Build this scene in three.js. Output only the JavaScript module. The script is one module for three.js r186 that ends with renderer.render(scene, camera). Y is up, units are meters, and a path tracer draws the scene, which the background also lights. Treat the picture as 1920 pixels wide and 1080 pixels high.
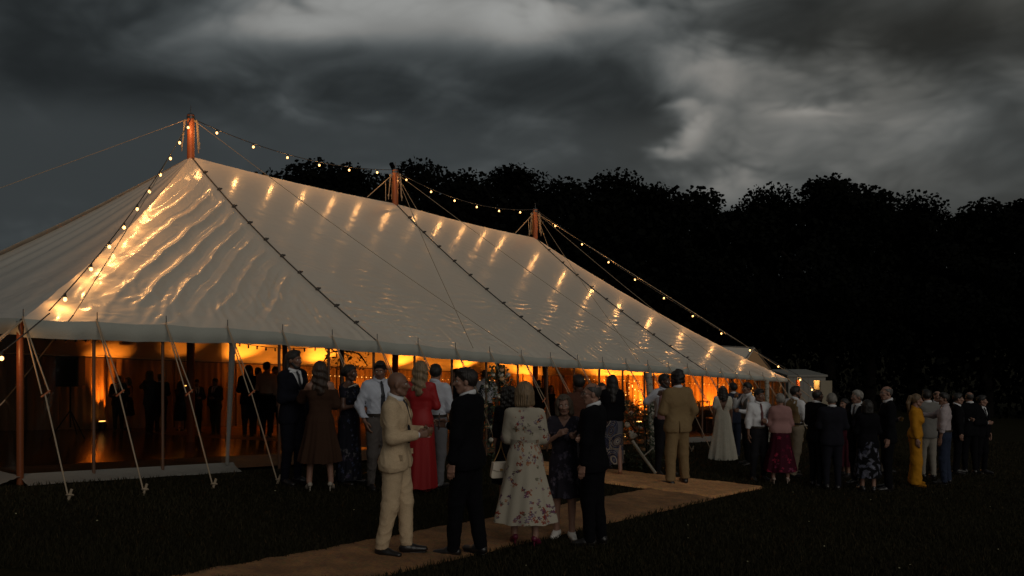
import * as THREE from 'three';
import { ImprovedNoise } from 'three/addons/math/ImprovedNoise.js';
import { mergeGeometries } from 'three/addons/utils/BufferGeometryUtils.js';

// ───────────────────────── camera, sky, sun, exposure ─────────────────────────
// photograph: 1920 x 1080, focal length 1750 px, level camera 1.96 m above a field that falls away to the right and back
const F = 1750, EYE = 1.96, SLX = -0.0636, SLZ = -126.4 / F;
const scene = new THREE.Scene();
const camera = new THREE.PerspectiveCamera(2 * Math.atan(540 / F) * 180 / Math.PI, 1920 / 1080, 0.1, 3000);
camera.position.set(0, EYE, 0);
camera.lookAt(0, EYE, -10);
camera.updateMatrixWorld();
const renderer = new THREE.WebGLRenderer({ antialias: true });
renderer.toneMapping = THREE.LinearToneMapping;
renderer.toneMappingExposure = 1.0;
renderer.shadowMap.enabled = true;

const noiseGen = new ImprovedNoise();
const N3 = (x, y, z) => noiseGen.noise(x, y, z);
function fbm(x, y, z, oct = 4) { let a = 0, w = 0.5, f = 1; for (let i = 0; i < oct; i++) { a += w * N3(x * f, y * f, z * f + i * 7.3); w *= 0.5; f *= 2.03; } return a; }
let seed = 1234567;
const rnd = () => { seed = (seed * 1664525 + 1013904223) >>> 0; return seed / 4294967296; };
const rr = (a, b) => a + (b - a) * rnd();
const clamp = (x, a, b) => Math.max(a, Math.min(b, x));
const lerp = (a, b, t) => a + (b - a) * t;
const sstep = (a, b, x) => { const t = clamp((x - a) / (b - a), 0, 1); return t * t * (3 - 2 * t); };
const V = (x, y, z) => new THREE.Vector3(x, y, z);

// dusk sky of broken cloud: [azimuth px, elevation px, half sizes, log gain]
const SKYB = [      // where the cloud is thin (+) or thick (-)
  [720, 5, 270, 62, 1.0], [560, 50, 95, 34, 0.55], [960, 45, 120, 40, 0.6], [1200, 15, 190, 34, 0.6], [1240, 70, 90, 40, 0.3], [250, 60, 150, 50, 0.28], [40, 130, 210, 260, -0.5],
  [1292, 188, 56, 11, 0.5], [1338, 230, 30, 24, 0.85], [1290, 262, 48, 12, 0.7], [1400, 110, 170, 42, 0.45], [1540, 205, 74, 14, 0.5], [1600, 225, 270, 95, 0.36], [1380, 350, 75, 34, 0.6],
  [1190, 222, 112, 40, -0.5], [1090, 165, 150, 48, -0.28], [1500, 48, 170, 34, -0.3], [1860, 60, 160, 60, -0.5], [1890, 270, 90, 100, -0.35], [450, 160, 300, 60, -0.14], [140, 350, 210, 80, -0.4], [60, 432, 130, 20, 0.3], [620, 232, 130, 34, 0.14], [860, 262, 170, 50, -0.14], [1720, 350, 120, 40, 0.1],
];
function makeSky() {
  const w = 4096, h = 2048, data = new Float32Array(w * h * 4);
  for (let j = 0; j < h; j++) {
    const el = ((j + 0.5) / h - 0.5) * Math.PI, sy = Math.sin(el), cy = Math.cos(el);
    for (let i = 0; i < w; i++) {
      const k = (j * w + i) * 4;
      let r = 0.03, g = 0.032, b = 0.032;
      if (el > -0.02) {
        const ph = ((i + 0.5) / w - 0.5) * 2 * Math.PI, x = Math.cos(ph) * cy, z = Math.sin(ph) * cy, fine = z < -0.35;
        const front = sstep(-0.25, -0.6, z), X = x * 3.6, Y = sy * 7.2, Z = z * 3.6;
        const wx = fbm(X * 0.8 + 3, Y * 0.8, Z * 0.8 + 1.5, 3), wy = fbm(X * 0.8, Y * 0.8 + 9, Z * 0.8 + 4.5, 3);
        const n1 = fbm(X * 1.25 + wx * 1.5, Y * 1.25 + wy * 1.5, Z * 1.25, fine ? 6 : 4);
        const n2 = fine ? 0.5 - Math.abs(N3(X * 3 + wx * 3, Y * 3.6 + wy * 3, Z * 3)) - 0.55 * Math.abs(N3(X * 6.2 + wy * 5, Y * 7 + wx * 3, Z * 6)) - 0.3 * Math.abs(N3(X * 13 + wy * 9, Y * 15 + wx * 5, Z * 13)) : 0;
        let lay = 0;
        if (front > 0) {
          const px = 960 + F * x / -z + wx * 150 + n1 * 60, py = 540 - F * sy / -z + wy * 70 - n2 * 34;
          for (const s of SKYB) { const dx = (px - s[0]) / s[2], dy = (py - s[1]) / s[3], e = dx * dx + dy * dy; if (e < 9) lay += s[4] * Math.exp(-e * 0.75); }
        }
        const S = 1 / (1 + Math.exp(-3.3 * (-0.14 + lay * 0.74 * front + n1 * 0.8 - n2 * 0.26)));
        const L0 = Math.exp(lerp(Math.log(0.0135), Math.log(0.36), S)) * (1 + 0.5 * sstep(0.25, 1.2, el)), L = Math.pow(Math.pow(L0, 4) + Math.pow(0.043 * sstep(0.225, 0.15, el), 4), 0.25);      // thin veil of light near the horizon
        const warm = clamp((0.12 + x * 1.2) * (0.6 + wx), 0, 1) * 0.30 * (1 - 0.6 * S), br = clamp(L * 5, 0, 1);
        r = L * lerp(0.82, 0.985, br) * (1 + warm * 1.3); g = L * lerp(0.99, 1.0, br) * (1 + warm * 0.15); b = L * lerp(1.06, 0.97, br) * (1 - warm * 0.9);
      }
      data[k] = r; data[k + 1] = g; data[k + 2] = b; data[k + 3] = 1;
    }
  }
  const t = new THREE.DataTexture(data, w, h, THREE.RGBAFormat, THREE.FloatType);
  t.mapping = THREE.EquirectangularReflectionMapping; t.magFilter = THREE.LinearFilter; t.minFilter = THREE.LinearFilter; t.needsUpdate = true;
  return t;
}
const sky = makeSky();
scene.background = sky; scene.environment = sky;
const sun = new THREE.DirectionalLight(new THREE.Color(1, 0.93, 0.83), 0.6);       // last light behind the clouds, behind the camera to the right
sun.position.set(16, 17, 14); sun.target.position.set(0, 0, -18);
sun.castShadow = true; sun.shadow.radius = 90; sun.shadow.mapSize.set(2048, 2048);
Object.assign(sun.shadow.camera, { left: -35, right: 35, top: 25, bottom: -25, near: 1, far: 90 });
scene.add(sun, sun.target);

// ───────────────────────── names, tags, materials ─────────────────────────
const used = new Map();
function numbered(name) { const n = used.get(name) || 0; used.set(name, n + 1); return n ? `${name}_${String(n).padStart(3, '0')}` : name; }
function tag(o, label, category, group, kind) { if (label) o.userData.label = label; if (category) o.userData.category = category; if (group) o.userData.group = group; if (kind) o.userData.kind = kind; return o; }
function thing(name, label, category, pos, group) { const g = new THREE.Group(); g.name = numbered(name); if (pos) g.position.copy(pos); scene.add(g); return tag(g, label, category, group); }
function part(name, geo, mat, parent) { const m = new THREE.Mesh(geo, mat); m.name = name; m.castShadow = m.receiveShadow = true; parent.add(m); return m; }
function rel(geo, o) { geo.translate(-o.position.x, -o.position.y, -o.position.z); return geo; }          // world geometry under a thing
function struct(name, geo, mat) { const m = part(name, geo, mat, scene); m.userData.kind = 'structure'; return m; }

function canvasTex(w, h, draw, srgb = true) {
  const c = document.createElement('canvas'); c.width = w; c.height = h; draw(c.getContext('2d'), w, h);
  const t = new THREE.CanvasTexture(c); t.wrapS = t.wrapT = THREE.RepeatWrapping; if (srgb) t.colorSpace = THREE.SRGBColorSpace; return t;
}
function dataTex(n, fn, rep = 1) {           // grey tile, fn(u, v) -> 0..1
  const d = new Uint8Array(n * n * 4);
  for (let j = 0; j < n; j++) for (let i = 0; i < n; i++) { const v = clamp(fn(i / n, j / n), 0, 1) * 255, k = (j * n + i) * 4; d[k] = d[k + 1] = d[k + 2] = v; d[k + 3] = 255; }
  const t = new THREE.DataTexture(d, n, n, THREE.RGBAFormat, THREE.UnsignedByteType); t.magFilter = THREE.LinearFilter; t.minFilter = THREE.LinearFilter; t.wrapS = t.wrapT = THREE.RepeatWrapping; t.repeat.set(rep, rep); t.needsUpdate = true; return t;
}
function tileNoise(u, v, f, z, oct = 4) {     // seamless: noise on two circles
  const a = u * 2 * Math.PI, b = v * 2 * Math.PI, R = f / 6.283;
  return fbm(Math.cos(a) * R + Math.cos(b) * R * 1.3, Math.sin(a) * R + z, Math.sin(b) * R * 1.3, oct);
}
const weaveT = dataTex(256, (u, v) => 0.5 + 0.22 * Math.sin(u * 402) * Math.sin(v * 402) + 0.5 * tileNoise(u, v, 9, 3));
weaveT.repeat.set(6, 6);
const crumpleT = dataTex(512, (u, v) => { const a = tileNoise(u, v, 7, 1, 4), b = tileNoise(u, v, 16, 8, 3); return 0.5 + 0.35 * (1 - 2 * Math.abs(a) * 2) * 0.6 + b * 0.4; });
crumpleT.repeat.set(2.2, 2.2);
const canvasT = dataTex(512, (u, v) => { const a = tileNoise(u, v, 8, 2, 5), b = tileNoise(u, v, 3, 4, 3); return 0.5 + 0.42 * a + 0.16 * Math.sin((v * 9 + b * 2.2) * 2 * Math.PI) * (0.4 + 1.6 * Math.max(0, tileNoise(u, v, 4, 6, 2))); }, 0.45);
const grainT = dataTex(256, (u, v) => 0.5 + 0.5 * fbm(u * 5, v * 60, 2, 4), 1);

const C = (r, g, b) => new THREE.Color().setRGB(r, g, b);
const fabricCache = new Map();
function fabric(r, g, b, rough = 0.88, bump = 0.0012) {
  const k = [r, g, b, rough, bump].join(); if (fabricCache.has(k)) return fabricCache.get(k);
  const m = new THREE.MeshPhysicalMaterial({ color: C(r, g, b), roughness: rough, specularIntensity: rough > 0.7 ? 0.25 : 0.8, bumpMap: weaveT, bumpScale: bump, side: THREE.DoubleSide }); fabricCache.set(k, m); return m;
}
function printed(tex, rough = 0.8, tint = 1) { return new THREE.MeshPhysicalMaterial({ map: tex, color: C(tint, tint, tint), roughness: rough, specularIntensity: 0.3, bumpMap: weaveT, bumpScale: 0.001, side: THREE.DoubleSide }); }
const skinMats = {};
const skinOf = (k) => skinMats[k] || (skinMats[k] = new THREE.MeshPhysicalMaterial({ color: { light: C(0.25, 0.135, 0.095), tan: C(0.17, 0.085, 0.054), brown: C(0.075, 0.036, 0.023) }[k], roughness: 0.55, sheen: 0.15 }));
const M = {
  roof: new THREE.MeshPhysicalMaterial({ color: C(0.62, 0.555, 0.46), roughness: 0.5, clearcoat: 0.85, clearcoatRoughness: 0.17, bumpMap: canvasT, bumpScale: 0.010, side: THREE.DoubleSide }),
  valance: new THREE.MeshStandardMaterial({ color: C(0.36, 0.37, 0.33), roughness: 0.75, bumpMap: crumpleT, bumpScale: 0.004, side: THREE.DoubleSide }),
  wall: new THREE.MeshStandardMaterial({ color: C(0.36, 0.22, 0.11), roughness: 0.85, bumpMap: crumpleT, bumpScale: 0.01, side: THREE.DoubleSide }),
  clear: new THREE.MeshPhysicalMaterial({ color: C(0.52, 0.48, 0.43), roughness: 0.15, transmission: 1, thickness: 0, ior: 1.4, bumpMap: crumpleT, bumpScale: 0.004, side: THREE.DoubleSide }),
  skirting: new THREE.MeshStandardMaterial({ color: C(0.15, 0.145, 0.13), roughness: 0.8, bumpMap: crumpleT, bumpScale: 0.012, side: THREE.DoubleSide }),
  wood: new THREE.MeshStandardMaterial({ color: C(0.36, 0.10, 0.03), roughness: 0.5, bumpMap: grainT, bumpScale: 0.002 }),
  cornerWood: new THREE.MeshStandardMaterial({ color: C(0.17, 0.05, 0.018), roughness: 0.35, bumpMap: grainT, bumpScale: 0.003 }),
  darkWood: new THREE.MeshStandardMaterial({ color: C(0.10, 0.05, 0.028), roughness: 0.55, bumpMap: grainT, bumpScale: 0.002 }),
  birch: new THREE.MeshStandardMaterial({ color: C(1, 1, 1), roughness: 0.8, map: canvasTex(128, 512, (g, w, h) => { g.fillStyle = '#9c988c'; g.fillRect(0, 0, w, h); for (let i = 0; i < 150; i++) { g.fillStyle = `rgba(${30 + rnd() * 40},${25 + rnd() * 30},20,${0.3 + rnd() * 0.6})`; const L = rr(4, 46); g.fillRect(rnd() * w, rnd() * h, L, rr(1, 6)); } }) }),
  rope: new THREE.MeshStandardMaterial({ color: C(0.33, 0.26, 0.18), roughness: 0.9, bumpMap: grainT, bumpScale: 0.003 }),
  darkRope: new THREE.MeshStandardMaterial({ color: C(0.05, 0.045, 0.04), roughness: 0.85 }),
  metal: new THREE.MeshStandardMaterial({ color: C(0.12, 0.12, 0.12), roughness: 0.45, metalness: 0.8 }),
  black: new THREE.MeshStandardMaterial({ color: C(0.008, 0.008, 0.009), roughness: 0.6 }),
  plastic: new THREE.MeshStandardMaterial({ color: C(0.015, 0.015, 0.016), roughness: 0.4 }),
  bulb: new THREE.MeshStandardMaterial({ color: C(1, 0.8, 0.5), emissive: C(1, 0.5, 0.15), emissiveIntensity: 5, roughness: 0.3 }),
  fairy: new THREE.MeshStandardMaterial({ color: C(1, 0.8, 0.5), emissive: C(1, 0.5, 0.12), emissiveIntensity: 3, roughness: 0.3 }),
  amber: new THREE.MeshStandardMaterial({ color: C(1, 0.6, 0.2), emissive: C(1, 0.5, 0.12), emissiveIntensity: 6, roughness: 0.3 }),
  glass: new THREE.MeshPhysicalMaterial({ color: C(0.97, 0.97, 0.97), roughness: 0.03, transmission: 1, thickness: 0, ior: 1.45, side: THREE.DoubleSide }),
  drink: new THREE.MeshPhysicalMaterial({ color: C(0.75, 0.45, 0.12), roughness: 0.05, transmission: 0.7, thickness: 0.03, ior: 1.33 }),
  leaf: new THREE.MeshStandardMaterial({ color: C(0.045, 0.065, 0.03), roughness: 0.6, side: THREE.DoubleSide }),
  petal: new THREE.MeshStandardMaterial({ color: C(0.62, 0.58, 0.48), roughness: 0.7, side: THREE.DoubleSide }),
  peach: new THREE.MeshStandardMaterial({ color: C(0.6, 0.36, 0.18), roughness: 0.7, side: THREE.DoubleSide }),
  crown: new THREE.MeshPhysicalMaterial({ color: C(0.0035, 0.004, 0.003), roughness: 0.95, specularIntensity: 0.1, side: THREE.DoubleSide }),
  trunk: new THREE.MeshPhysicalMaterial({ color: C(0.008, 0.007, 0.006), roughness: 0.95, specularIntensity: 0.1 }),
};

// ───────────────────────── ground and the tent's own axes ─────────────────────────
// tent axes: p along the front eave (0 below the first king pole), q back from the front eave; X to the right, d away from the camera
const E1 = [0.638, 0.770], E2 = [-0.770, 0.638], O = [-2.304, 15.81], WID = 5.7;
const T = (p, q) => [O[0] + p * E1[0] + q * E2[0], O[1] + p * E1[1] + q * E2[1]];
const PQ = (X, d) => [(X - O[0]) * E1[0] + (d - O[1]) * E1[1], (X - O[0]) * E2[0] + (d - O[1]) * E2[1]];
const softClamp = (x, m) => m * Math.tanh(x / m);
const plane = (X, d) => SLX * (Math.abs(X) < 40 ? X : Math.sign(X) * (40 + softClamp(Math.abs(X) - 40, 30))) + SLZ * (d < 85 ? d : 85 + softClamp(d - 85, 40));
const dropQ = (q) => 0.6 * sstep(0, 11.4, q);
function drop(X, d) { const [p, q] = PQ(X, d); return dropQ(q) * sstep(-12, -6, p) * (1 - sstep(24, 40, p)); }
const ground = (X, d) => plane(X, d) - drop(X, d);
const W = (X, d, h) => V(X, ground(X, d) + h, -d);
const W0 = (X, d, h) => V(X, plane(X, d) + h, -d);                     // heights over the undisturbed slope
const TP = (p, q, h) => { const [X, d] = T(p, q); return W0(X, d, h); };
const scaleAt = (x, y) => (y - 666.4 - 0.0636 * (x - 960)) / EYE;       // px per metre for a foot seen at (x, y)
const atFoot = (x, y) => { const s = scaleAt(x, y); return [(x - 960) / s, F / s]; };
const atScale = (x, s) => [(x - 960) / s, F / s];
const hAt = (x, y, s) => EYE + (666.4 - (y - 0.0636 * (x - 960))) / s;  // height over the slope of a point at that scale

function sheet(nu, nv, fn, uvs) {           // grid surface, fn(u, v) -> Vector3, uvs(u, v, P) -> [u, v]
  const pos = [], uv = [], idx = [];
  for (let j = 0; j <= nv; j++) for (let i = 0; i <= nu; i++) { const u = i / nu, v = j / nv, P = fn(u, v); pos.push(P.x, P.y, P.z); const t = uvs ? uvs(u, v, P) : [P.x, P.z]; uv.push(t[0], t[1]); }
  for (let j = 0; j < nv; j++) for (let i = 0; i < nu; i++) { const a = j * (nu + 1) + i, b = a + 1, c = a + nu + 1, d = c + 1; idx.push(a, c, b, b, c, d); }
  const g = new THREE.BufferGeometry(); g.setAttribute('position', new THREE.Float32BufferAttribute(pos, 3)); g.setAttribute('uv', new THREE.Float32BufferAttribute(uv, 2)); g.setIndex(idx); g.computeVertexNormals(); return g;
}
function tube(pts, r, seg = 0, rs = 6) { const c = pts.length === 2 ? new THREE.LineCurve3(pts[0], pts[1]) : new THREE.CatmullRomCurve3(pts); return new THREE.TubeGeometry(c, seg || Math.max(1, (pts.length - 1) * 3), r, rs, false); }
function pole(a, b, r0, r1, rs = 10) {      // tapered post between two points
  const L = a.distanceTo(b), g = new THREE.CylinderGeometry(r1, r0, L, rs, 4);
  const q = new THREE.Quaternion().setFromUnitVectors(V(0, 1, 0), b.clone().sub(a).normalize()); g.applyQuaternion(q); const m = a.clone().add(b).multiplyScalar(0.5); g.translate(m.x, m.y, m.z); return g;
}
{
  const ext = (t, n, f) => { const s = t * 2 - 1; return Math.sign(s) * (n * Math.abs(s) + f * Math.pow(Math.abs(s), 5)); };
  const g = sheet(190, 190, (u, v) => { const X = ext(u, 45, 900), d = 20 + ext(v, 45, 1200); return V(X, ground(X, d) - 0.01 + 0.02 * N3(X * 0.5, d * 0.5, 3) * (d < 60 ? 1 : 0), -d); }, (u, v, P) => [P.x, P.z]);
  const gt = canvasTex(1024, 1024, (c, w, h) => { c.fillStyle = '#22210f'; c.fillRect(0, 0, w, h); for (let i = 0; i < 26000; i++) { const l = rnd(); c.strokeStyle = `rgba(${26 + l * 30},${27 + l * 27},${12 + l * 14},${0.35 + rnd() * 0.4})`; c.lineWidth = rr(0.8, 2); const x = rnd() * w, y = rnd() * h, a = rnd() * 6.28, L = rr(4, 16); c.beginPath(); c.moveTo(x, y); c.lineTo(x + Math.cos(a) * L, y + Math.sin(a) * L); c.stroke(); } }); gt.repeat.set(0.45, 0.45);
  const gb = dataTex(512, (u, v) => 0.5 + 0.9 * tileNoise(u, v, 30, 5, 4), 1.1);
  struct('ground', g, new THREE.MeshPhysicalMaterial({ map: gt, color: C(0.75, 0.68, 0.6), roughness: 0.95, specularIntensity: 0.15, bumpMap: gb, bumpScale: 0.03 }));
}

// ───────────────────────── hessian paths and tent floor ─────────────────────────
const quadGround = (c, lift, wav) => (u, v) => {
  const X = lerp(lerp(c[0][0], c[1][0], u), lerp(c[3][0], c[2][0], u), v), d = lerp(lerp(c[0][1], c[1][1], u), lerp(c[3][1], c[2][1], u), v);
  const e = (v < 0.01 || v > 0.99) ? wav * N3(u * 14, v * 3, 5) : 0;
  const end = (v <= 0.001 || v >= 0.999 || u <= 0.001 || u >= 0.999);
  return W(X + e, d + e, end ? -0.004 : lift + 0.022 * Math.abs(N3(X * 1.6, d * 1.6, 9)) + 0.010 * N3(X * 4, d * 4, 2) + 0.006 * N3(X * 11, d * 11, 4));
};
{
  const burlap = canvasTex(512, 512, (c, w, h) => { c.fillStyle = '#cf9c66'; c.fillRect(0, 0, w, h); for (let i = 0; i < w; i += 6) { c.fillStyle = `rgba(70,44,22,${0.12 + rnd() * 0.25})`; c.fillRect(i, 0, 2, h); c.fillRect(0, i, w, 2); } for (let i = 0; i < 900; i++) { c.fillStyle = `rgba(${90 + rnd() * 80},${70 + rnd() * 60},${50 + rnd() * 40},${0.10 + rnd() * 0.15})`; c.beginPath(); c.ellipse(rnd() * w, rnd() * h, rr(4, 30), rr(3, 16), rnd() * 3, 0, 7); c.fill(); } }); burlap.repeat.set(1.6, 1.6);
  const px = (x, y) => atFoot(x, y);
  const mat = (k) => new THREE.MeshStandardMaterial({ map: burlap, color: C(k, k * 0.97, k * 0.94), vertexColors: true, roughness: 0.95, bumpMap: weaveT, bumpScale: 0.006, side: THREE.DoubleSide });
  const uvm = (u, v, P) => [P.x * 1, P.z * 1];
  const A = [px(300, 1085), px(1228, 914), px(1340, 936), px(700, 1085)];
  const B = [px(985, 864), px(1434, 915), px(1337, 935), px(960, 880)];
  const worn = (g, base = 0.85) => { const p = g.attributes.position, c = []; for (let i = 0; i < p.count; i++) { const x = p.getX(i), z = p.getZ(i), v = clamp(base + 0.7 * fbm(x * 0.9, z * 0.9, 3, 4) + 0.35 * N3(x * 4, z * 4, 8), 0.35, 1.5); c.push(v, v * 0.97, v * 0.93); } g.setAttribute('color', new THREE.Float32BufferAttribute(c, 3)); return g; };   // trodden dirt; the base also carries tent light painted into the entrance mat
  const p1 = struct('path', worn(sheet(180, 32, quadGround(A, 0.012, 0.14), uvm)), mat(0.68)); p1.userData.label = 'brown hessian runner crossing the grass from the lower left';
  const p2 = struct('path', worn(sheet(120, 28, quadGround(B, 0.03, 0.06), uvm), 1.2), mat(1.0)); p2.name = 'path_001'; p2.userData.label = 'hessian mat at the tent entrance, tent light put into its lighter colour';  // pale tone and raised base imitate warm light spilling from the tent
  const inner = (p0, p1_, q0, q1) => (u, v) => { const [X, d] = T(lerp(p0, p1_, u), lerp(q0, q1, v)); return W(X, d, 0.03); };
  const boards = canvasTex(512, 512, (c, w, h) => { c.fillStyle = '#4a2d18'; c.fillRect(0, 0, w, h); for (let j = 0; j < 8; j++) { const l = rnd() * 26; c.fillStyle = `rgb(${60 + l},${36 + l * 0.7},${20 + l * 0.5})`; c.fillRect(0, j * 64 + 2, w, 60); for (let i = 0; i < 40; i++) { c.fillStyle = `rgba(20,10,4,${0.1 + rnd() * 0.2})`; c.fillRect(rnd() * w, j * 64 + 2 + rnd() * 60, rr(30, 160), 1.5); } } }); boards.repeat.set(0.8, 0.8);
  struct('floor', sheet(40, 30, inner(-5.7, 1.5, 1.6, 11.3), (u, v) => [u * 7, v * 9]), new THREE.MeshStandardMaterial({ map: boards, roughness: 0.16 }));
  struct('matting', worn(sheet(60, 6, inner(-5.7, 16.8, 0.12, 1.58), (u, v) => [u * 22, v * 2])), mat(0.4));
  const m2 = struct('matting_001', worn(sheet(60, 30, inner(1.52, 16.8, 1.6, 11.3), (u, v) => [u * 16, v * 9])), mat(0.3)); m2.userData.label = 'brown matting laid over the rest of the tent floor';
}

// ───────────────────────── marquee ─────────────────────────
const PK = [[0, 5.68], [5.8, 5.66], [11.6, 5.58]], P_A = -5.75, P_Z = 16.9;
const EAVE = [[42, 599, 632], [178, 604, 637], [315, 610, 641], [478, 619, 644], [582, 629, 650], [704, 640, 661], [785, 647, 668], [850, 655, 674], [975, 668, 684], [1060, 674, 689], [1120, 679, 692], [1218, 685, 698], [1291, 691, 703], [1364, 700, 709], [1449, 708, 715], [1488, 711, 717]];
function eaveAt(p, k) { const [X, d] = T(p, 0), s = F / d, x = 960 + X * s; let i = 0; while (i < EAVE.length - 2 && EAVE[i + 1][0] < x) i++; const a = EAVE[i], b = EAVE[i + 1], t = clamp((x - a[0]) / (b[0] - a[0]), 0, 1.2); return hAt(x, lerp(a[k], b[k], t), s); }
const HE = (p) => eaveAt(p, 1), HV = (p) => eaveAt(p, 2);
const backEave = 1.84;
const polesFront = []; for (let i = 0; i <= 18; i++) polesFront.push(i === 0 ? P_A : -5.8 + 0.9667 * i); for (let i = 1; i <= 6; i++) polesFront.push(11.6 + (P_Z - 11.6) * i / 6);
function eaveH(p, q) { if (q < 0.01) return HE(p); const end = p < 5 ? HE(P_A) : HE(P_Z); return q > 11.39 ? backEave - 0.6 + 0.02 : lerp(end, backEave - 0.58, sstep(0, 11.4, q)); }
const ridgeH = (p) => { const a = p < 5.8 ? 0 : 1, t = clamp((p - PK[a][0]) / 5.8, 0, 1); return lerp(PK[a][1], PK[a + 1][1], t) - 0.05 * Math.sin(t * Math.PI); };
const scallop = (p) => { let best = 9; for (const k of polesFront) best = Math.min(best, Math.abs(k - p)); return Math.min(best, 0.48) / 0.48; };
const marquee = thing('marquee', 'long white canvas marquee with three wooden king poles and glowing orange inside', 'marquee', TP(0, 0, 0));
{
  // a roof panel between two top points and two eave points, [p, q] each; t runs from ridge to eave, r along it
  const panel = (TL, TR, BL, BR, nu, nv, fold, sag = 0.62) => rel(sheet(nu, nv, (r, t) => {
    const tp = lerp(TL[0], TR[0], r), tq = lerp(TL[1], TR[1], r), bp = lerp(BL[0], BR[0], r), bq = lerp(BL[1], BR[1], r);
    const p = lerp(tp, bp, t), q = lerp(tq, bq, t), apex = TL[0] === TR[0];
    const hT = apex ? PK.find((k) => k[0] === TL[0])[1] : ridgeH(tp), hB = eaveH(bp, bq);
    let h = lerp(hT, hB, t) - sag * t * (1 - t) * (1 + 0.35 * (1 - t));
    const near = Math.pow(t, 10);
    if (bq < 0.01) h += near * (0.012 - 0.03 * scallop(bp));
    h += Math.sin(Math.PI * t) * 0.012 * N3(p * 1.1, q * 1.1, 3) + sstep(0, 0.15, t) * sstep(1, 0.93, t) * (0.006 * N3(p * 3, q * 3, 7) + 0.0025 * N3(p * 9, q * 9, 2));
    h += sstep(0.62, 0.95, t) * sstep(1, 0.985, t) * 0.011 * (0.6 + N3(p * 1.7, q * 1.7, 6)) * Math.sin(bp * 2 * Math.PI / 0.242 + bq * 22 + N3(p * 2.2, q * 2.2, 1) * 5 + t * 9);   // small puckers above the eave
    h += sstep(0.4, 0.8, t) * sstep(1, 0.97, t) * (fold ? 0.002 : 0.010) * Math.max(0, 0.42 + 1.3 * N3(p * 0.9, t * 4, 8)) * Math.sin(t * 185 + N3(p * 1.1, t * 6, 5) * 5 + N3(p * 4, t * 9, 3) * 2);   // slack ripples lying across the slope
    if (fold) h += fold(r, t, p, q);
    const P = TP(p, q, h);
    return P;
  }, (r, t) => [lerp(BL[0], BR[0], r) + lerp(BL[1], BR[1], r) + (TL[0] === TR[0] ? (r - 0.5) * 0 : 0), t * 7]), marquee);
  const sweep = (r, t, p, q) => {            // slack folds running from the first seam down towards the corner
    const a = 1 - r, f = q - 0.88 * p + 0.22 * Math.exp(-q * 1.6) + 0.16 * N3(p * 0.5, q * 0.5, 11) + 0.05 * N3(p * 1.7, q * 1.7, 5), env = sstep(0.06, 0.25, t) * sstep(0.985, 0.84, t) * sstep(0.0, 0.2, a) * sstep(1.0, 0.7, a) * sstep(1.2, 2.6, f);
    const k = f / 0.37, w = 1 - 2.1 * Math.pow(Math.abs(Math.sin(k * Math.PI)), 0.8), which = 0.55 + 0.9 * (0.5 + N3(Math.floor(k + 0.5) * 3.7, 0.5, 2)) * (0.6 + 0.8 * (0.5 + N3(p * 0.7, q * 0.7, Math.floor(k + 0.5) * 2.3)));
    return env * 0.026 * w * which;
  };
  const endFold = (r, t, p, q) => Math.sin(Math.PI * t) * 0.03 * Math.sin((r * 1.0 + 0.12 * t) * 2 * Math.PI * 5) * sstep(0.02, 0.2, r) * sstep(0.98, 0.8, r);
  const q0 = 5.7, q1 = 11.4;
  part('roof_panel', panel([0, q0], [0, q0], [P_A, 0], [0, 0], 150, 190, sweep), M.roof, marquee);
  part('roof_panel', panel([0, q0], [5.8, q0], [0, 0], [5.8, 0], 120, 230), M.roof, marquee);
  part('roof_panel', panel([5.8, q0], [11.6, q0], [5.8, 0], [11.6, 0], 120, 230), M.roof, marquee);
  part('roof_panel', panel([11.6, q0], [11.6, q0], [11.6, 0], [P_Z, 0], 100, 200), M.roof, marquee);
  part('roof_panel', panel([0, q0], [0, q0], [P_A, q1], [P_A, 0], 90, 80, endFold, 0.95), M.roof, marquee);
  part('roof_panel', panel([11.6, q0], [11.6, q0], [P_Z, 0], [P_Z, q1], 60, 60), M.roof, marquee);
  part('roof_panel', panel([0, q0], [0, q0], [0, q1], [P_A, q1], 40, 40), M.roof, marquee);
  part('roof_panel', panel([5.8, q0], [0, q0], [5.8, q1], [0, q1], 50, 50), M.roof, marquee);
  part('roof_panel', panel([11.6, q0], [5.8, q0], [11.6, q1], [5.8, q1], 50, 50), M.roof, marquee);
  part('roof_panel', panel([11.6, q0], [11.6, q0], [P_Z, q1], [11.6, q1], 40, 40), M.roof, marquee);
  // valance along the front and the near end
  part('valance', rel(sheet(360, 8, (u, v) => { const p = lerp(P_A, P_Z, u), top = HE(p) + 0.01 - 0.018 * scallop(p), bot = HV(p) - 0.012 * scallop(p) + 0.006 * N3(p * 5, 1, 1); const bulge = 0.03 * Math.sin(v * Math.PI) + 0.012 * Math.sin(p * 13 + N3(p, 0, 0) * 4) * v + 0.02; return TP(p, -bulge, lerp(top, bot, v)); }, (u, v) => [u * 22, v * 0.25]), marquee), M.valance, marquee);
  part('valance', rel(sheet(120, 6, (u, v) => { const q = u * 11.4, top = eaveH(P_A, Math.max(q, 0.02)) + 0.01; return TP(P_A - 0.02 - 0.03 * Math.sin(v * Math.PI) - 0.012 * Math.sin(q * 11) * v, q, top - 0.2 * v); }, (u, v) => [u * 11, v * 0.25]), marquee), M.valance, marquee);
  part('valance', rel(sheet(60, 3, (u, v) => { const q = u * 11.4; return TP(P_Z + 0.03, q, eaveH(P_Z, Math.max(q, 0.02)) + 0.01 - 0.14 * v); }, (u, v) => [u * 11, v * 0.25]), marquee), M.valance, marquee);
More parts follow.
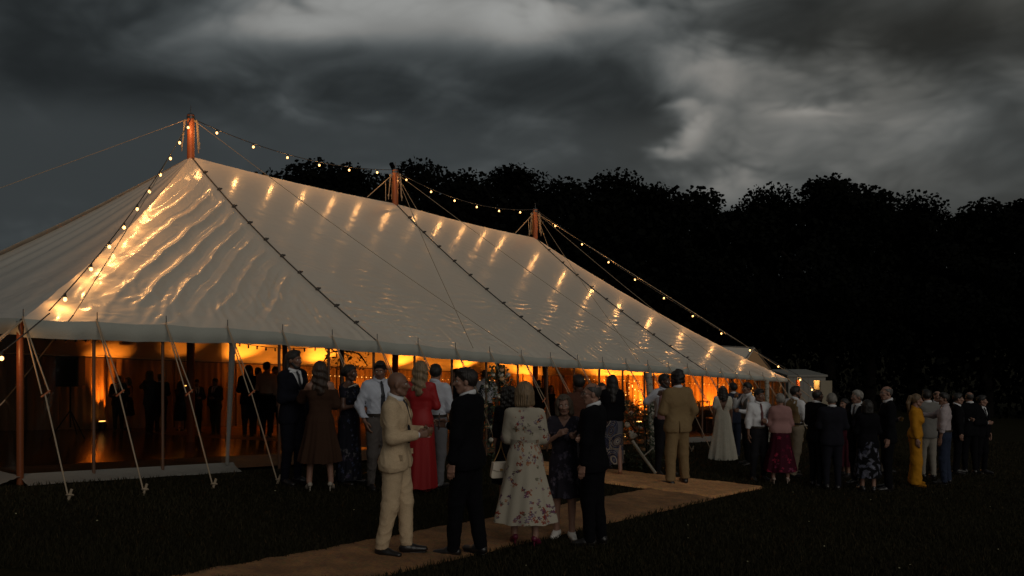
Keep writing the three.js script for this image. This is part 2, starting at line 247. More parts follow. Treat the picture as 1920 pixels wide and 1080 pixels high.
  // seams with laced toggles
  const seam = (top, bot, h1) => {
    const pts = []; for (let i = 0; i <= 24; i++) { const t = i / 24, p = lerp(top[0], bot[0], t), q = lerp(top[1], bot[1], t); pts.push(TP(p, q, lerp(h1, eaveH(bot[0], bot[1]), t) - 0.62 * t * (1 - t) * (1 + 0.35 * (1 - t)) + 0.018).sub(marquee.position)); }
    const s = part('seam_rope', tube(pts, 0.013, 48, 5), M.darkRope, marquee);
    for (let i = 1; i < 11; i++) { const c = new THREE.CatmullRomCurve3(pts), P = c.getPoint(i / 11), tg = c.getTangent(i / 11); const a = part('toggle', i === 1 ? toggleGeo : toggleGeo, M.darkRope, s); a.position.copy(P); a.quaternion.setFromUnitVectors(V(0, 0, 1), tg); a.rotateZ(0.3); }
  };
  const tg1 = new THREE.CapsuleGeometry(0.018, 0.11, 3, 6); tg1.rotateZ(Math.PI / 2); const tg2 = new THREE.TorusGeometry(0.03, 0.01, 5, 10); tg2.translate(0, 0.015, 0); const toggleGeo = mergeGeometries([tg1, tg2]);
  PK.forEach((k) => seam([k[0], 5.7], [k[0], 0], k[1]));
  // king poles
  const king = (p, h) => {
    const a = TP(p, 5.7, -0.35).sub(marquee.position), b = TP(p, 5.7, h + 0.86).sub(marquee.position);
    const k = part('king_pole', pole(a, b, 0.085, 0.075, 14), M.wood, marquee);
    part('pole_spike', pole(b, b.clone().add(V(0, 0.2, 0)), 0.012, 0.008, 6), M.metal, k);
    const band = new THREE.CylinderGeometry(0.084, 0.084, 0.05, 14); band.translate(b.x, b.y - 0.05, b.z); const cap = new THREE.SphereGeometry(0.078, 12, 6, 0, 6.3, 0, 1.57); cap.scale(1, 0.5, 1); cap.translate(b.x, b.y, b.z); part('pole_band', mergeGeometries([band, cap]), M.metal, k);
    for (const [dx, dz, l] of [[-0.12, 0.05, 0.62], [0.13, 0.03, 0.66], [0.1, -0.1, 0.55], [-0.08, -0.1, 0.6]]) {
      const t = b.clone().add(V(dx, -0.14, dz)), e = b.clone().add(V(dx * 1.35, -0.14 - l, dz * 1.35)), blk = new THREE.SphereGeometry(0.032, 8, 6); blk.scale(0.7, 1.4, 0.7); blk.translate(t.x, t.y, t.z); const blk2 = blk.clone(); blk2.translate(e.x - t.x, e.y - t.y + 0.1, e.z - t.z);
      part('pulley_tackle', mergeGeometries([tube([b.clone().add(V(0, -0.05, 0)), t], 0.008), tube([t, e], 0.011), tube([t.clone().add(V(0.02, 0, 0)), e], 0.007), blk, blk2]), M.rope, k);
    }
    return b.clone().add(marquee.position);
  };
  marquee.userData.tops = undefined; delete marquee.userData.tops;
  var kingTops = PK.map((k) => king(k[0], k[1]));
  // side poles, spikes, guy ropes and stakes along the front
  const sidePole = (p, q, h, r = 0.027, m = M.darkWood) => part('side_pole', pole(TP(p, q, -dropQ(q) - 0.02).sub(marquee.position), TP(p, q, h).sub(marquee.position), r, r, 8), m, marquee);
  const runnerGeo = new THREE.CapsuleGeometry(0.013, 0.11, 3, 6);
  polesFront.forEach((p, i) => {
    const h = HE(p);
    if (i !== 3) sidePole(p, 0.06, h - 0.02, i === 0 ? 0.043 : 0.022, i === 0 ? M.cornerWood : M.darkWood);
    const top = TP(p, -0.03, h + 0.02).sub(marquee.position);
    part('pole_spike', pole(top, top.clone().add(V(0, 0.11, 0)), 0.008, 0.006, 6), M.metal, marquee);
    const stake = (() => { const [X, d] = T(p + 0.05 * N3(i * 3.1, 0, 0), -1.2 - 0.05 * N3(0, i * 2.7, 0)); return W(X, d, 0.03).sub(marquee.position); })();
    const mid = top.clone().lerp(stake, 0.44).add(V(0.05, -0.0, 0.02)), side = V(E1[0], 0, -E1[1]).multiplyScalar(0.045);
    const up = top.clone().add(V(0, 0.02, 0.02));
    const g = part('guy_rope', mergeGeometries([tube([up, mid.clone().add(side)], 0.0085), tube([up, mid.clone().sub(side)], 0.0085), tube([mid.clone().sub(side.clone().multiplyScalar(0.2)), stake], 0.0095)]), M.rope, marquee);
    const rn = part('rope_runner', runnerGeo, M.wood, g); rn.position.copy(mid); rn.quaternion.setFromUnitVectors(V(0, 1, 0), side.clone().add(V(0, 0.03, 0)).normalize());
    const kn = new THREE.TorusGeometry(0.035, 0.012, 5, 10); kn.rotateX(1.2); kn.translate(stake.x + 0.02, stake.y + 0.02, stake.z); const st = pole(stake.clone().add(V(0.05, 0.09, 0.02)), stake.clone().add(V(-0.05, -0.2, 0)), 0.016, 0.02, 7);
    part('stake', mergeGeometries([st, kn]), i % 2 ? M.rope : M.rope, g);
  });
  for (let i = 1; i <= 12; i++) { const q = 11.4 * i / 12; sidePole(P_A, q, eaveH(P_A, q) - 0.02); }
  for (let i = 1; i < 12; i++) { const q = 11.4 * i / 12; sidePole(P_Z - 0.05, q, eaveH(P_Z, q) - 0.02); }
  for (let p = -4.8; p < 16.5; p += 0.967 * 2) sidePole(p, 11.33, backEave - 0.62);
  // stout inner poles leaning up to the roof
  for (const [p, q, l] of [[0.1, 1.0, 0.0], [5.3, 1.9, 0.15], [6.6, 1.3, -0.35], [-1.2, 0.9, 0]]) part('quarter_pole', pole(TP(p, q, -dropQ(q)).sub(marquee.position), TP(p + l, q, 1.78 + q * 0.4).sub(marquee.position), 0.045, 0.04, 9), M.darkWood, marquee);
  // corner guys at the near corner
  for (const [ex, ed] of [[-7.4, 9.6], [-7.9, 10.6], [-6.9, 9.2]]) { const top = TP(P_A, -0.03, HE(P_A)).sub(marquee.position), e = W(ex, ed, 0.03).sub(marquee.position); const g = part('guy_rope', tube([top, e], 0.011), M.rope, marquee); const rn = part('rope_runner', runnerGeo, M.wood, g); rn.position.copy(top.clone().lerp(e, 0.3)); rn.rotation.set(0.5, 0, 1); }
  for (const [ex, ed, k] of [[10.4, 27.2, 0.3], [9.9, 28.6, 0.3]]) { const top = TP(P_Z, -0.03, HE(P_Z)).sub(marquee.position), e = W(ex, ed, 0.03).sub(marquee.position); part('guy_rope', tube([top, e], 0.014), M.rope, marquee); }
  // storm ropes from the king pole heads over the roof to the eave
  const over = (k, p, q, h, sag = 0.08) => { const a = kingTops[k].clone().add(V(0, -0.06, 0)), b = TP(p, q, h), m = a.clone().lerp(b, 0.5).add(V(0, -sag, 0)); part('storm_rope', rel(tube([a, m, b], 0.007, 16), marquee), M.rope, marquee); };
  over(0, 3.75, -0.05, HE(3.75) + 0.06); over(1, 2.4, -0.05, HE(2.4) + 0.06); over(1, 9.4, -0.05, HE(9.4) + 0.06); over(2, 8.3, -0.05, HE(8.3) + 0.06); over(2, 13.2, -0.05, HE(13.2) + 0.06); over(0, -5.15, -0.05, HE(-5.15) + 0.08);
  part('storm_rope', rel(tube([kingTops[0].clone().add(V(0, -0.06, 0)), W(-15, 12, 0.1)], 0.006), marquee), M.rope, marquee);
  part('storm_rope', rel(tube([TP(-5.15, -0.05, HE(-5.15) + 0.08), (() => { const s = 150; return V((0 - 960) / s * 1.03, ground(-6.6, 11.4) + hAt(0, 795, s), -F / s * 1.0); })(), W(-7.1, 11.0, 0.05)], 0.0095), marquee), M.rope, marquee);
  part('storm_rope', rel(tube([kingTops[2].clone().add(V(0, -0.08, 0)), TP(P_Z + 0.1, 0, HE(P_Z) + 0.2)], 0.011), marquee), M.rope, marquee);
  for (const k of [1, 2]) { const a = kingTops[k].clone().add(V(0, -0.06, 0)); part('storm_rope', rel(tube([a, TP(PK[k][0] - 0.95, 5.7, ridgeH(PK[k][0] - 0.95) + 0.02)], 0.012), marquee), M.rope, marquee); part('storm_rope', rel(tube([a.clone().lerp(TP(PK[k][0] - 0.95, 5.7, ridgeH(PK[k][0] - 0.95)), 0.35), TP(PK[k][0] - 0.42, 5.6, ridgeH(PK[k][0] - 0.42))], 0.009), marquee), M.rope, marquee); part('storm_rope', rel(tube([a, TP(PK[k][0] + 0.7, 5.62, ridgeH(Math.min(PK[k][0] + 0.7, 11.6)) - (k === 2 ? 0.45 : 0.02))], 0.010), marquee), M.rope, marquee); }
  // clear wall panels at both ends of the front, with the pale flap on the grass
  const clearPanel = (pa, pb, topOff = 0.03) => part('clear_wall', rel(sheet(26, 36, (u, v) => { const p = lerp(pa, pb, u), f = 0.02 * Math.sin(u * Math.PI) * N3(p * 2, v * 2, 1) + 0.012 * Math.sin(v * Math.PI) * Math.sin(u * 15 + v * 7); return TP(p, 0.11 + f, lerp(HE(p) - topOff, 0.06, v)); }, (u, v) => [lerp(pa, pb, u), v * 2]), marquee), M.clear, marquee);
  for (let i = 0; i < 3; i++) clearPanel(polesFront[i], polesFront[i + 1] - 0.01);
  for (let i = 15; i < 24; i++) clearPanel(polesFront[i], polesFront[i + 1] - 0.01);
  const flap = (pa, pb, w) => part('ground_flap', rel(sheet(80, 8, (u, v) => { const p = lerp(pa, pb, u), q = 0.1 - v * w * (1 + 0.25 * N3(p * 2.2, 3, 1)) , [X, d] = T(p, q); return W(X, d, 0.10 * (1 - v) * (1 - v) + 0.022 + 0.025 * Math.abs(N3(p * 3.3, v * 3, 5)) * Math.sin(v * Math.PI) + (v > 0.99 ? -0.012 : 0)); }, (u, v) => [u * 3, v * 0.3]), marquee), M.skirting, marquee);
  flap(P_A, -2.72, 0.22); flap(8.7, P_Z, 0.2);
  part('ground_flap', rel(sheet(60, 6, (u, v) => { const q = u * 6, [X, d] = T(P_A - 0.02 - v * 0.24, q); return W(X, d, 0.08 * (1 - v) + 0.02 + 0.02 * Math.abs(N3(q * 3, v * 3, 2))); }, (u, v) => [u * 6, v * 0.3]), marquee), M.skirting, marquee);
  for (let i = 0; i < 6; i++) part('clear_wall', rel(sheet(12, 12, (u, v) => { const q = 0.9 * (i + u) + 0.12; return TP(P_A + 0.02 + 0.012 * Math.sin(u * 8 + v * 5), q, lerp(eaveH(P_A, q) - 0.04, 0.05 - dropQ(q), v)); }, (u, v) => [u, v * 2]), marquee), M.clear, marquee);
  // gathered curtain edge where the wall stops
  const curtain = (p0, w0, w1, lean) => part('gathered_curtain', rel(sheet(30, 40, (u, v) => { const w = lerp(w0, w1, Math.pow(v, 0.6)), a = u * Math.PI * 2; return TP(p0 + lean * v + Math.cos(a) * w * (1 + 0.2 * Math.sin(a * 5)), 0.04 + Math.sin(a) * w * 0.7, lerp(HE(p0) - 0.08, 0.1, v)); }, (u, v) => [u * 0.4, v * 2]), marquee), M.skirting, marquee);
  curtain(-2.76, 0.055, 0.025, -0.1);
  // draped back wall and far end wall
  const drape = (fn, n) => { for (let i = 0; i < n; i++) part('wall_drape', rel(sheet(56, 12, (u, v) => fn((i + u * 0.998) / n, v, Math.sin((i * 7 + u * 7) * 2 * Math.PI) * 0.028 * (0.4 + 0.6 * v) + 0.03 * N3(i * 3 + u * 4, v * 2, 4)), (u, v) => [(i + u) * 1.4, v * 2]), marquee), M.wall, marquee); };
  drape((u, v, f) => TP(lerp(P_A, P_Z, u), 11.42 + f, lerp(backEave - 0.58, -0.58, v)), 16);
  drape((u, v, f) => { const q = lerp(0.15, 11.4, u); return TP(P_Z + 0.0 + f, q, lerp(eaveH(P_Z, q), -dropQ(q), v)); }, 8);
  drape((u, v, f) => { const q = lerp(6, 11.4, u); return TP(P_A + 0.04 + f * 0.3, q, lerp(eaveH(P_A, q), -dropQ(q), v)); }, 3);
  // rope rail along the top of the back wall
  part('eave_rope', rel(tube([TP(P_A, 11.34, backEave - 0.6), TP(5, 11.34, backEave - 0.61), TP(P_Z - 0.06, 11.34, backEave - 0.6)], 0.012), marquee), M.darkRope, marquee);
}

// ───────────────────────── lamps ─────────────────────────
const bulbGeo = new THREE.SphereGeometry(0.0235, 12, 10); bulbGeo.scale(1, 1.15, 1);
const socketGeo = new THREE.CylinderGeometry(0.016, 0.02, 0.05, 8); socketGeo.translate(0, 0.055, 0);
function festoon(a, b, sag, fr, label, over = 0.2, inten = 0.42) {
  const t = thing('festoon_lights', label, 'string lights', a, undefined), cur = (f) => a.clone().lerp(b, f).add(V(0, -sag * 4 * f * (1 - f), 0)).sub(a), pts = [];
  for (let i = 0; i <= 20; i++) pts.push(cur(i / 20));
  part('cable', tube(pts, 0.009, 60, 5), M.darkRope, t);
  for (const f of fr) {
    const P = cur(f).add(V(0, -0.075, 0)), bl = part('bulb', bulbGeo, M.bulb, t); bl.position.copy(P); bl.castShadow = false;
    part('socket', socketGeo, M.plastic, bl);
    const l = new THREE.PointLight(new THREE.Color(1, 0.46, 0.14), inten, 0, 2); l.castShadow = true; l.name = 'bulb_lamp'; bl.add(l);
  }
  return t;
}
const k0 = kingTops[0], k1 = kingTops[1], k2 = kingTops[2];
festoon(k0.clone().add(V(0.05, -0.08, 0.03)), k1.clone().add(V(-0.03, 0, 0.03)), 0.27, [0.10, 0.26, 0.42, 0.58, 0.74, 0.90], 'string of warm bulbs hung between the first and second king poles');
festoon(k1.clone().add(V(0.04, -0.05, 0.03)), k2.clone().add(V(-0.03, 0, 0.03)), 0.30, [0.06, 0.22, 0.38, 0.54, 0.71, 0.88], 'string of warm bulbs hung between the second and third king poles');
festoon(k0.clone().add(V(0.03, -0.1, 0.09)), TP(P_A + 0.25, -0.16, HE(P_A) + 0.13), 0.22, [0.03, 0.125, 0.22, 0.315, 0.41, 0.505, 0.60, 0.695, 0.80, 0.93], 'string of warm bulbs running down the near hip of the roof to the corner', 0.2, 0.4);
festoon(TP(P_A + 0.25, -0.18, HE(P_A) + 0.1), (() => { const s = 165; return V(-960 / s * 1.08, plane(-6.3, 10.6) + hAt(-60, 720, s), -F / s); })(), 0.02, [0.55], 'short end of lit cable hanging below the near corner');
festoon(k2.clone().add(V(0.04, -0.03, 0.05)), TP(P_Z + 0.35, -0.25, HE(P_Z) + 0.12), 0.16, [0.07, 0.17, 0.27, 0.37, 0.48, 0.59, 0.70, 0.81, 0.92], 'string of warm bulbs descending from the third king pole to the far corner');
festoon(TP(P_Z + 0.35, -0.25, HE(P_Z) + 0.1), W(...atScale(1545, 56), 1.25), 0.02, [0.05, 0.5], 'last lit bulbs sloping down beyond the far corner of the tent');

// uplighters standing at the foot of the drapes; the last row is added fill
const upBase = (() => { const body = new THREE.LatheGeometry([[0.001, 0.0], [0.1, 0.0], [0.1, 0.02], [0.085, 0.05], [0.085, 0.17], [0.095, 0.2], [0.085, 0.2]].map(([x, y]) => new THREE.Vector2(x, y)), 14); const yoke = new THREE.TorusGeometry(0.11, 0.01, 5, 12, Math.PI); yoke.rotateZ(Math.PI); yoke.translate(0, 0.13, 0); return mergeGeometries([body, yoke]); })();
const upLens = new THREE.CylinderGeometry(0.08, 0.08, 0.015, 16);
function uplighter(p, q, inten, label, toward = [0, 0.35], ang = 0.62, lift = 0) {
  const [X, d] = T(p, q), t = thing('uplighter', label, 'uplighter', W(X, d, 0.035 + lift));
  part('housing', upBase, M.plastic, t); const ln = part('lens', upLens, M.amber, t); ln.position.y = 0.2; ln.castShadow = false;
  if (lift) part('bracket', mergeGeometries([pole(V(0, 0.05, 0), V(0, -lift, 0), 0.02, 0.02, 6)]), M.black, t);
  const l = new THREE.SpotLight(new THREE.Color(1, 0.27, 0.02), inten, 0, ang, 1, 2); l.position.set(0, 0.23, 0); l.castShadow = true; l.name = 'uplighter_lamp';
  const [tx, td] = [toward[0] * E1[0] + toward[1] * E2[0], toward[0] * E1[1] + toward[1] * E2[1]]; l.target.position.set(tx, 2.2, -td); t.add(l, l.target);
}
uplighter(0.85, 11.16, 42, 'floor uplighter at the foot of the flame-like glow beside the loudspeaker', [0.25, 0.34], 0.42);
[[2.9, 'behind the silhouettes in the clear wall'], [4.8, 'behind the dancers at the open side'], [7.6, 'behind the tall bearded man'], [11.0, 'behind the bald man in beige'], [14.1, 'behind the man holding a phone']].forEach(([p, s], i) => uplighter(p, 10.75, i ? (i === 1 ? 16 : 22) : 5, `uplighter on a short stand at the back wall, ${s}`, [0, 0.1], 0.7, 0.95));
[[10.3, 'behind the blonde bob'], [6.6, 'behind the woman in black jacket']].forEach(([q, s]) => uplighter(P_Z - 0.5, q, 14, `uplighter on a short stand at the far end wall, ${s}`, [0.1, 0], 1.15, 0.9));
uplighter(P_Z - 0.5, 2.6, 60, 'floor uplighter at the far end wall, behind the bride', [0.5, 0], 0.9); uplighter(P_Z - 0.5, 5.0, 50, 'floor uplighter at the far end wall, behind the tweed suit', [0.5, 0], 0.9);

[[6.2, 'behind the woman in the dark patterned dress'], [9.4, 'behind the man in white shirt and dark tie'], [12.6, 'behind the red gown']].forEach(([p, w]) => uplighter(p, 10.6, 11, `added unseen fill light on the floor at the back wall, ${w}`, [0, 0.5], 1.0));  // unseen wide spots, added as orange fill for back wall and ceiling

// ───────────────────────── figures: smooth fields meshed by surface nets ─────────────────────────
// a primitive is a tapered capsule (optionally squashed along an axis) or an ellipsoid
const cap = (a, b, ra, rb = ra, ax, k) => ({ a, b, ra, rb, ax, k });
const ell = (c, r) => ({ c, r });
function primDist(P, x, y, z) {
  if (P.c) { const dx = x - P.c[0], dy = y - P.c[1], dz = z - P.c[2], r = P.r, a = dx / r[0], b = dy / r[1], c = dz / r[2], k0 = Math.sqrt(a * a + b * b + c * c), k1 = Math.sqrt((a / r[0]) ** 2 + (b / r[1]) ** 2 + (c / r[2]) ** 2); return k1 < 1e-6 ? -Math.min(...r) : k0 * (k0 - 1) / k1; }
  const { a, b } = P, bx = b[0] - a[0], by = b[1] - a[1], bz = b[2] - a[2]; let px = x - a[0], py = y - a[1], pz = z - a[2];
  const L = bx * bx + by * by + bz * bz, t = L < 1e-9 ? 0 : clamp((px * bx + py * by + pz * bz) / L, 0, 1); px -= bx * t; py -= by * t; pz -= bz * t;
  if (P.ax) { const c = (px * P.ax[0] + py * P.ax[1] + pz * P.ax[2]) * (P.k - 1); px += P.ax[0] * c; py += P.ax[1] * c; pz += P.ax[2] * c; }
  return Math.sqrt(px * px + py * py + pz * pz) - (P.ra + (P.rb - P.ra) * t);
}
function netMesh(prims, cell, k, post, uvScale = 1) {
  const lo = [9, 9, 9], hi = [-9, -9, -9], mar = 2.2 * cell + 3 * k, ext = [];
  for (const P of prims) { const e = P.c ? [P.c.map((c, i) => c - P.r[i]), P.c.map((c, i) => c + P.r[i])] : [P.a.map((c, i) => Math.min(c - P.ra, P.b[i] - P.rb)), P.a.map((c, i) => Math.max(c + P.ra, P.b[i] + P.rb))]; ext.push(e); for (let i = 0; i < 3; i++) { lo[i] = Math.min(lo[i], e[0][i]); hi[i] = Math.max(hi[i], e[1][i]); } }
  for (let i = 0; i < 3; i++) { lo[i] -= mar; hi[i] += mar; }
  const n = lo.map((l, i) => Math.ceil((hi[i] - l) / cell) + 1), nx = n[0], ny = n[1], nz = n[2], acc = new Float32Array(nx * ny * nz);
  prims.forEach((P, pi) => {
    const e = ext[pi], i0 = e[0].map((v, i) => Math.max(0, Math.floor((v - mar - lo[i]) / cell))), i1 = e[1].map((v, i) => Math.min(n[i] - 1, Math.ceil((v + mar - lo[i]) / cell)));
    for (let z = i0[2]; z <= i1[2]; z++) for (let y = i0[1]; y <= i1[1]; y++) for (let x = i0[0]; x <= i1[0]; x++) { const d = primDist(P, lo[0] + x * cell, lo[1] + y * cell, lo[2] + z * cell); if (d < mar) acc[(z * ny + y) * nx + x] += Math.exp(Math.min(60, -d / k)); }
  });
  const f = acc;
  for (let z = 0, q = 0; z < nz; z++) for (let y = 0; y < ny; y++) for (let x = 0; x < nx; x++, q++) { let v = acc[q] > 0 ? Math.min(mar, -k * Math.log(acc[q])) : mar; if (post && v < mar) v = post(v, lo[0] + x * cell, lo[1] + y * cell, lo[2] + z * cell); f[q] = v; }
  const id = new Int32Array(nx * ny * nz).fill(-1), pos = [], nor = [], idx = [], sx = 1, sy = nx, sz = nx * ny;
  const corner = [0, sx, sy, sx + sy, sz, sx + sz, sy + sz, sx + sy + sz], edges = [[0, 1], [2, 3], [4, 5], [6, 7], [0, 2], [1, 3], [4, 6], [5, 7], [0, 4], [1, 5], [2, 6], [3, 7]];
  for (let z = 0; z < nz - 1; z++) for (let y = 0; y < ny - 1; y++) for (let x = 0; x < nx - 1; x++) {
    const q = (z * ny + y) * nx + x; let m = 0; for (let c = 0; c < 8; c++) if (f[q + corner[c]] < 0) m |= 1 << c;
    if (m === 0 || m === 255) continue;
    let px = 0, py = 0, pz = 0, cn = 0;
    for (const [a, b] of edges) { const ia = m >> a & 1, ib = m >> b & 1; if (ia === ib) continue; const va = f[q + corner[a]], vb = f[q + corner[b]], t = va / (va - vb); px += (a & 1) + t * ((b & 1) - (a & 1)); py += (a >> 1 & 1) + t * ((b >> 1 & 1) - (a >> 1 & 1)); pz += (a >> 2) + t * ((b >> 2) - (a >> 2)); cn++; }
    id[q] = pos.length / 3; pos.push(lo[0] + (x + px / cn) * cell, lo[1] + (y + py / cn) * cell, lo[2] + (z + pz / cn) * cell);
  }
  for (let z = 1; z < nz - 1; z++) for (let y = 1; y < ny - 1; y++) for (let x = 1; x < nx - 1; x++) {
    const q = (z * ny + y) * nx + x, v = f[q] < 0;
    const quad = (a, b, c, d, flip) => { if (a < 0 || b < 0 || c < 0 || d < 0) return; if (flip) idx.push(a, b, c, a, c, d); else idx.push(a, c, b, a, d, c); };
    if (v !== f[q + sx] < 0) quad(id[q], id[q - sy], id[q - sy - sz], id[q - sz], !v);
    if (v !== f[q + sy] < 0) quad(id[q], id[q - sz], id[q - sx - sz], id[q - sx], !v);
    if (v !== f[q + sz] < 0) quad(id[q], id[q - sx], id[q - sx - sy], id[q - sy], !v);
  }
  const g = new THREE.BufferGeometry(); g.setAttribute('position', new THREE.Float32BufferAttribute(pos, 3)); let vol = 0; for (let i = 0; i < idx.length; i += 3) { const a = idx[i] * 3, b = idx[i + 1] * 3, c = idx[i + 2] * 3; vol += pos[a] * (pos[b + 1] * pos[c + 2] - pos[b + 2] * pos[c + 1]) + pos[a + 1] * (pos[b + 2] * pos[c] - pos[b] * pos[c + 2]) + pos[a + 2] * (pos[b] * pos[c + 1] - pos[b + 1] * pos[c]); }
  if (vol < 0) for (let i = 0; i < idx.length; i += 3) { const t = idx[i + 1]; idx[i + 1] = idx[i + 2]; idx[i + 2] = t; }
  g.setIndex(idx); g.computeVertexNormals();
  const nm = g.attributes.normal.array;
  const uv = []; for (let i = 0; i < pos.length; i += 3) { const ax = Math.abs(nm[i]) > Math.abs(nm[i + 2]); uv.push((ax ? pos[i + 2] + 0.37 : pos[i]) * uvScale, pos[i + 1] * uvScale); }
  g.setAttribute('uv', new THREE.Float32BufferAttribute(uv, 2)); return g;
}
const A3 = (v) => [v.x, v.y, v.z], mulAdd = (a, d, t) => [a[0] + d[0] * t, a[1] + d[1] * t, a[2] + d[2] * t];
const unit = (v) => { const l = Math.hypot(...v); return v.map((c) => c / l); }, cross = (a, b) => [a[1] * b[2] - a[2] * b[1], a[2] * b[0] - a[0] * b[2], a[0] * b[1] - a[1] * b[0]];

// heads in their own space: face to +z, 0.235 m from chin to crown
const headCache = {};
function headGeo(fem, cell) {
  const k = fem + '_' + cell; if (headCache[k]) return headCache[k];
  const w = fem ? 0.94 : 1, P = [ell([0, 0.026, -0.014], [0.074 * w, 0.090, 0.094]), ell([0, -0.038, 0.022], [0.056 * w, 0.074, 0.066]), cap([-0.018, -0.092, 0.055], [0.018, -0.092, 0.055], fem ? 0.018 : 0.021), cap([0, 0.012, 0.084], [0, -0.026, 0.107], 0.008, 0.0125), cap([-0.013, -0.03, 0.092], [0.013, -0.03, 0.092], 0.009),
    cap([-0.038, 0.026, 0.071], [0.038, 0.026, 0.071], 0.012), cap([-0.018, -0.056, 0.080], [0.018, -0.056, 0.080], 0.0085), cap([-0.043, -0.016, 0.062], [-0.03, -0.02, 0.07], 0.02), cap([0.043, -0.016, 0.062], [0.03, -0.02, 0.07], 0.02),
    cap([-0.05 * w, -0.06, 0.005], [-0.02, -0.09, 0.05], 0.02), cap([0.05 * w, -0.06, 0.005], [0.02, -0.09, 0.05], 0.02), ell([-0.077 * w, -0.004, -0.006], [0.011, 0.031, 0.019]), ell([0.077 * w, -0.004, -0.006], [0.011, 0.031, 0.019]), cap([0, -0.05, -0.03], [0, -0.15, -0.03], 0.05, 0.052)];
  return (headCache[k] = netMesh(P, cell, 0.006, (v, x, y, z) => { const e = Math.hypot(Math.abs(x) - 0.031, (y - 0.006) * 1.3, z - 0.090) - 0.015, m = Math.hypot(x * 0.35, (y + 0.0565) * 2.2, z - 0.096) - 0.0075; return Math.max(v, -e, -m); }));
}
const eyeGeo = new THREE.SphereGeometry(0.0125, 10, 8), irisGeo = new THREE.SphereGeometry(0.0062, 8, 6);
const eyeMat = new THREE.MeshStandardMaterial({ color: C(0.5, 0.47, 0.43), roughness: 0.2 }), irisMat = new THREE.MeshStandardMaterial({ color: C(0.02, 0.015, 0.01), roughness: 0.2 });
const lipGeo = netMesh([cap([-0.019, -0.056, 0.083], [0, -0.053, 0.0885], 0.006), cap([0.019, -0.056, 0.083], [0, -0.053, 0.0885], 0.006), cap([-0.015, -0.061, 0.083], [0.015, -0.061, 0.083], 0.0062)], 0.003, 0.003), lipMat = fabric(0.16, 0.06, 0.05, 0.5, 0);
const browGeo = mergeGeometries([-1, 1].map((s) => netMesh([cap([s * 0.016, 0.028, 0.089], [s * 0.044, 0.031, 0.076], 0.005, 0.004)], 0.004, 0.002)));
const glassesGeo = (() => { const g = []; for (const s of [-1, 1]) { const r = new THREE.TorusGeometry(0.022, 0.0022, 5, 16); r.scale(1.1, 0.85, 1); r.translate(s * 0.032, 0.004, 0.103); g.push(r, tube([V(s * 0.056, 0.008, 0.1), V(s * 0.079, 0.008, 0.0)], 0.0022)); } g.push(tube([V(-0.009, 0.006, 0.107), V(0.009, 0.006, 0.107)], 0.0022)); return mergeGeometries(g); })();
const hairMats = {};
const hairMat = (r, g, b) => hairMats[[r, g, b]] || (hairMats[[r, g, b]] = new THREE.MeshStandardMaterial({ map: streakT, color: C(r, g, b), roughness: 0.55, bumpMap: grainTurn, bumpScale: 0.002, side: THREE.DoubleSide }));
const grainTurn = dataTex(256, (u, v) => 0.5 + 0.6 * fbm(u * 60, v * 4, 2, 3), 4);
const streakT = dataTex(256, (u, v) => 0.62 + 1.1 * fbm(u * 34, v * 1.6, 5, 3) + 0.25 * N3(u * 80, v * 3, 1), 3);
const hairCache = {};
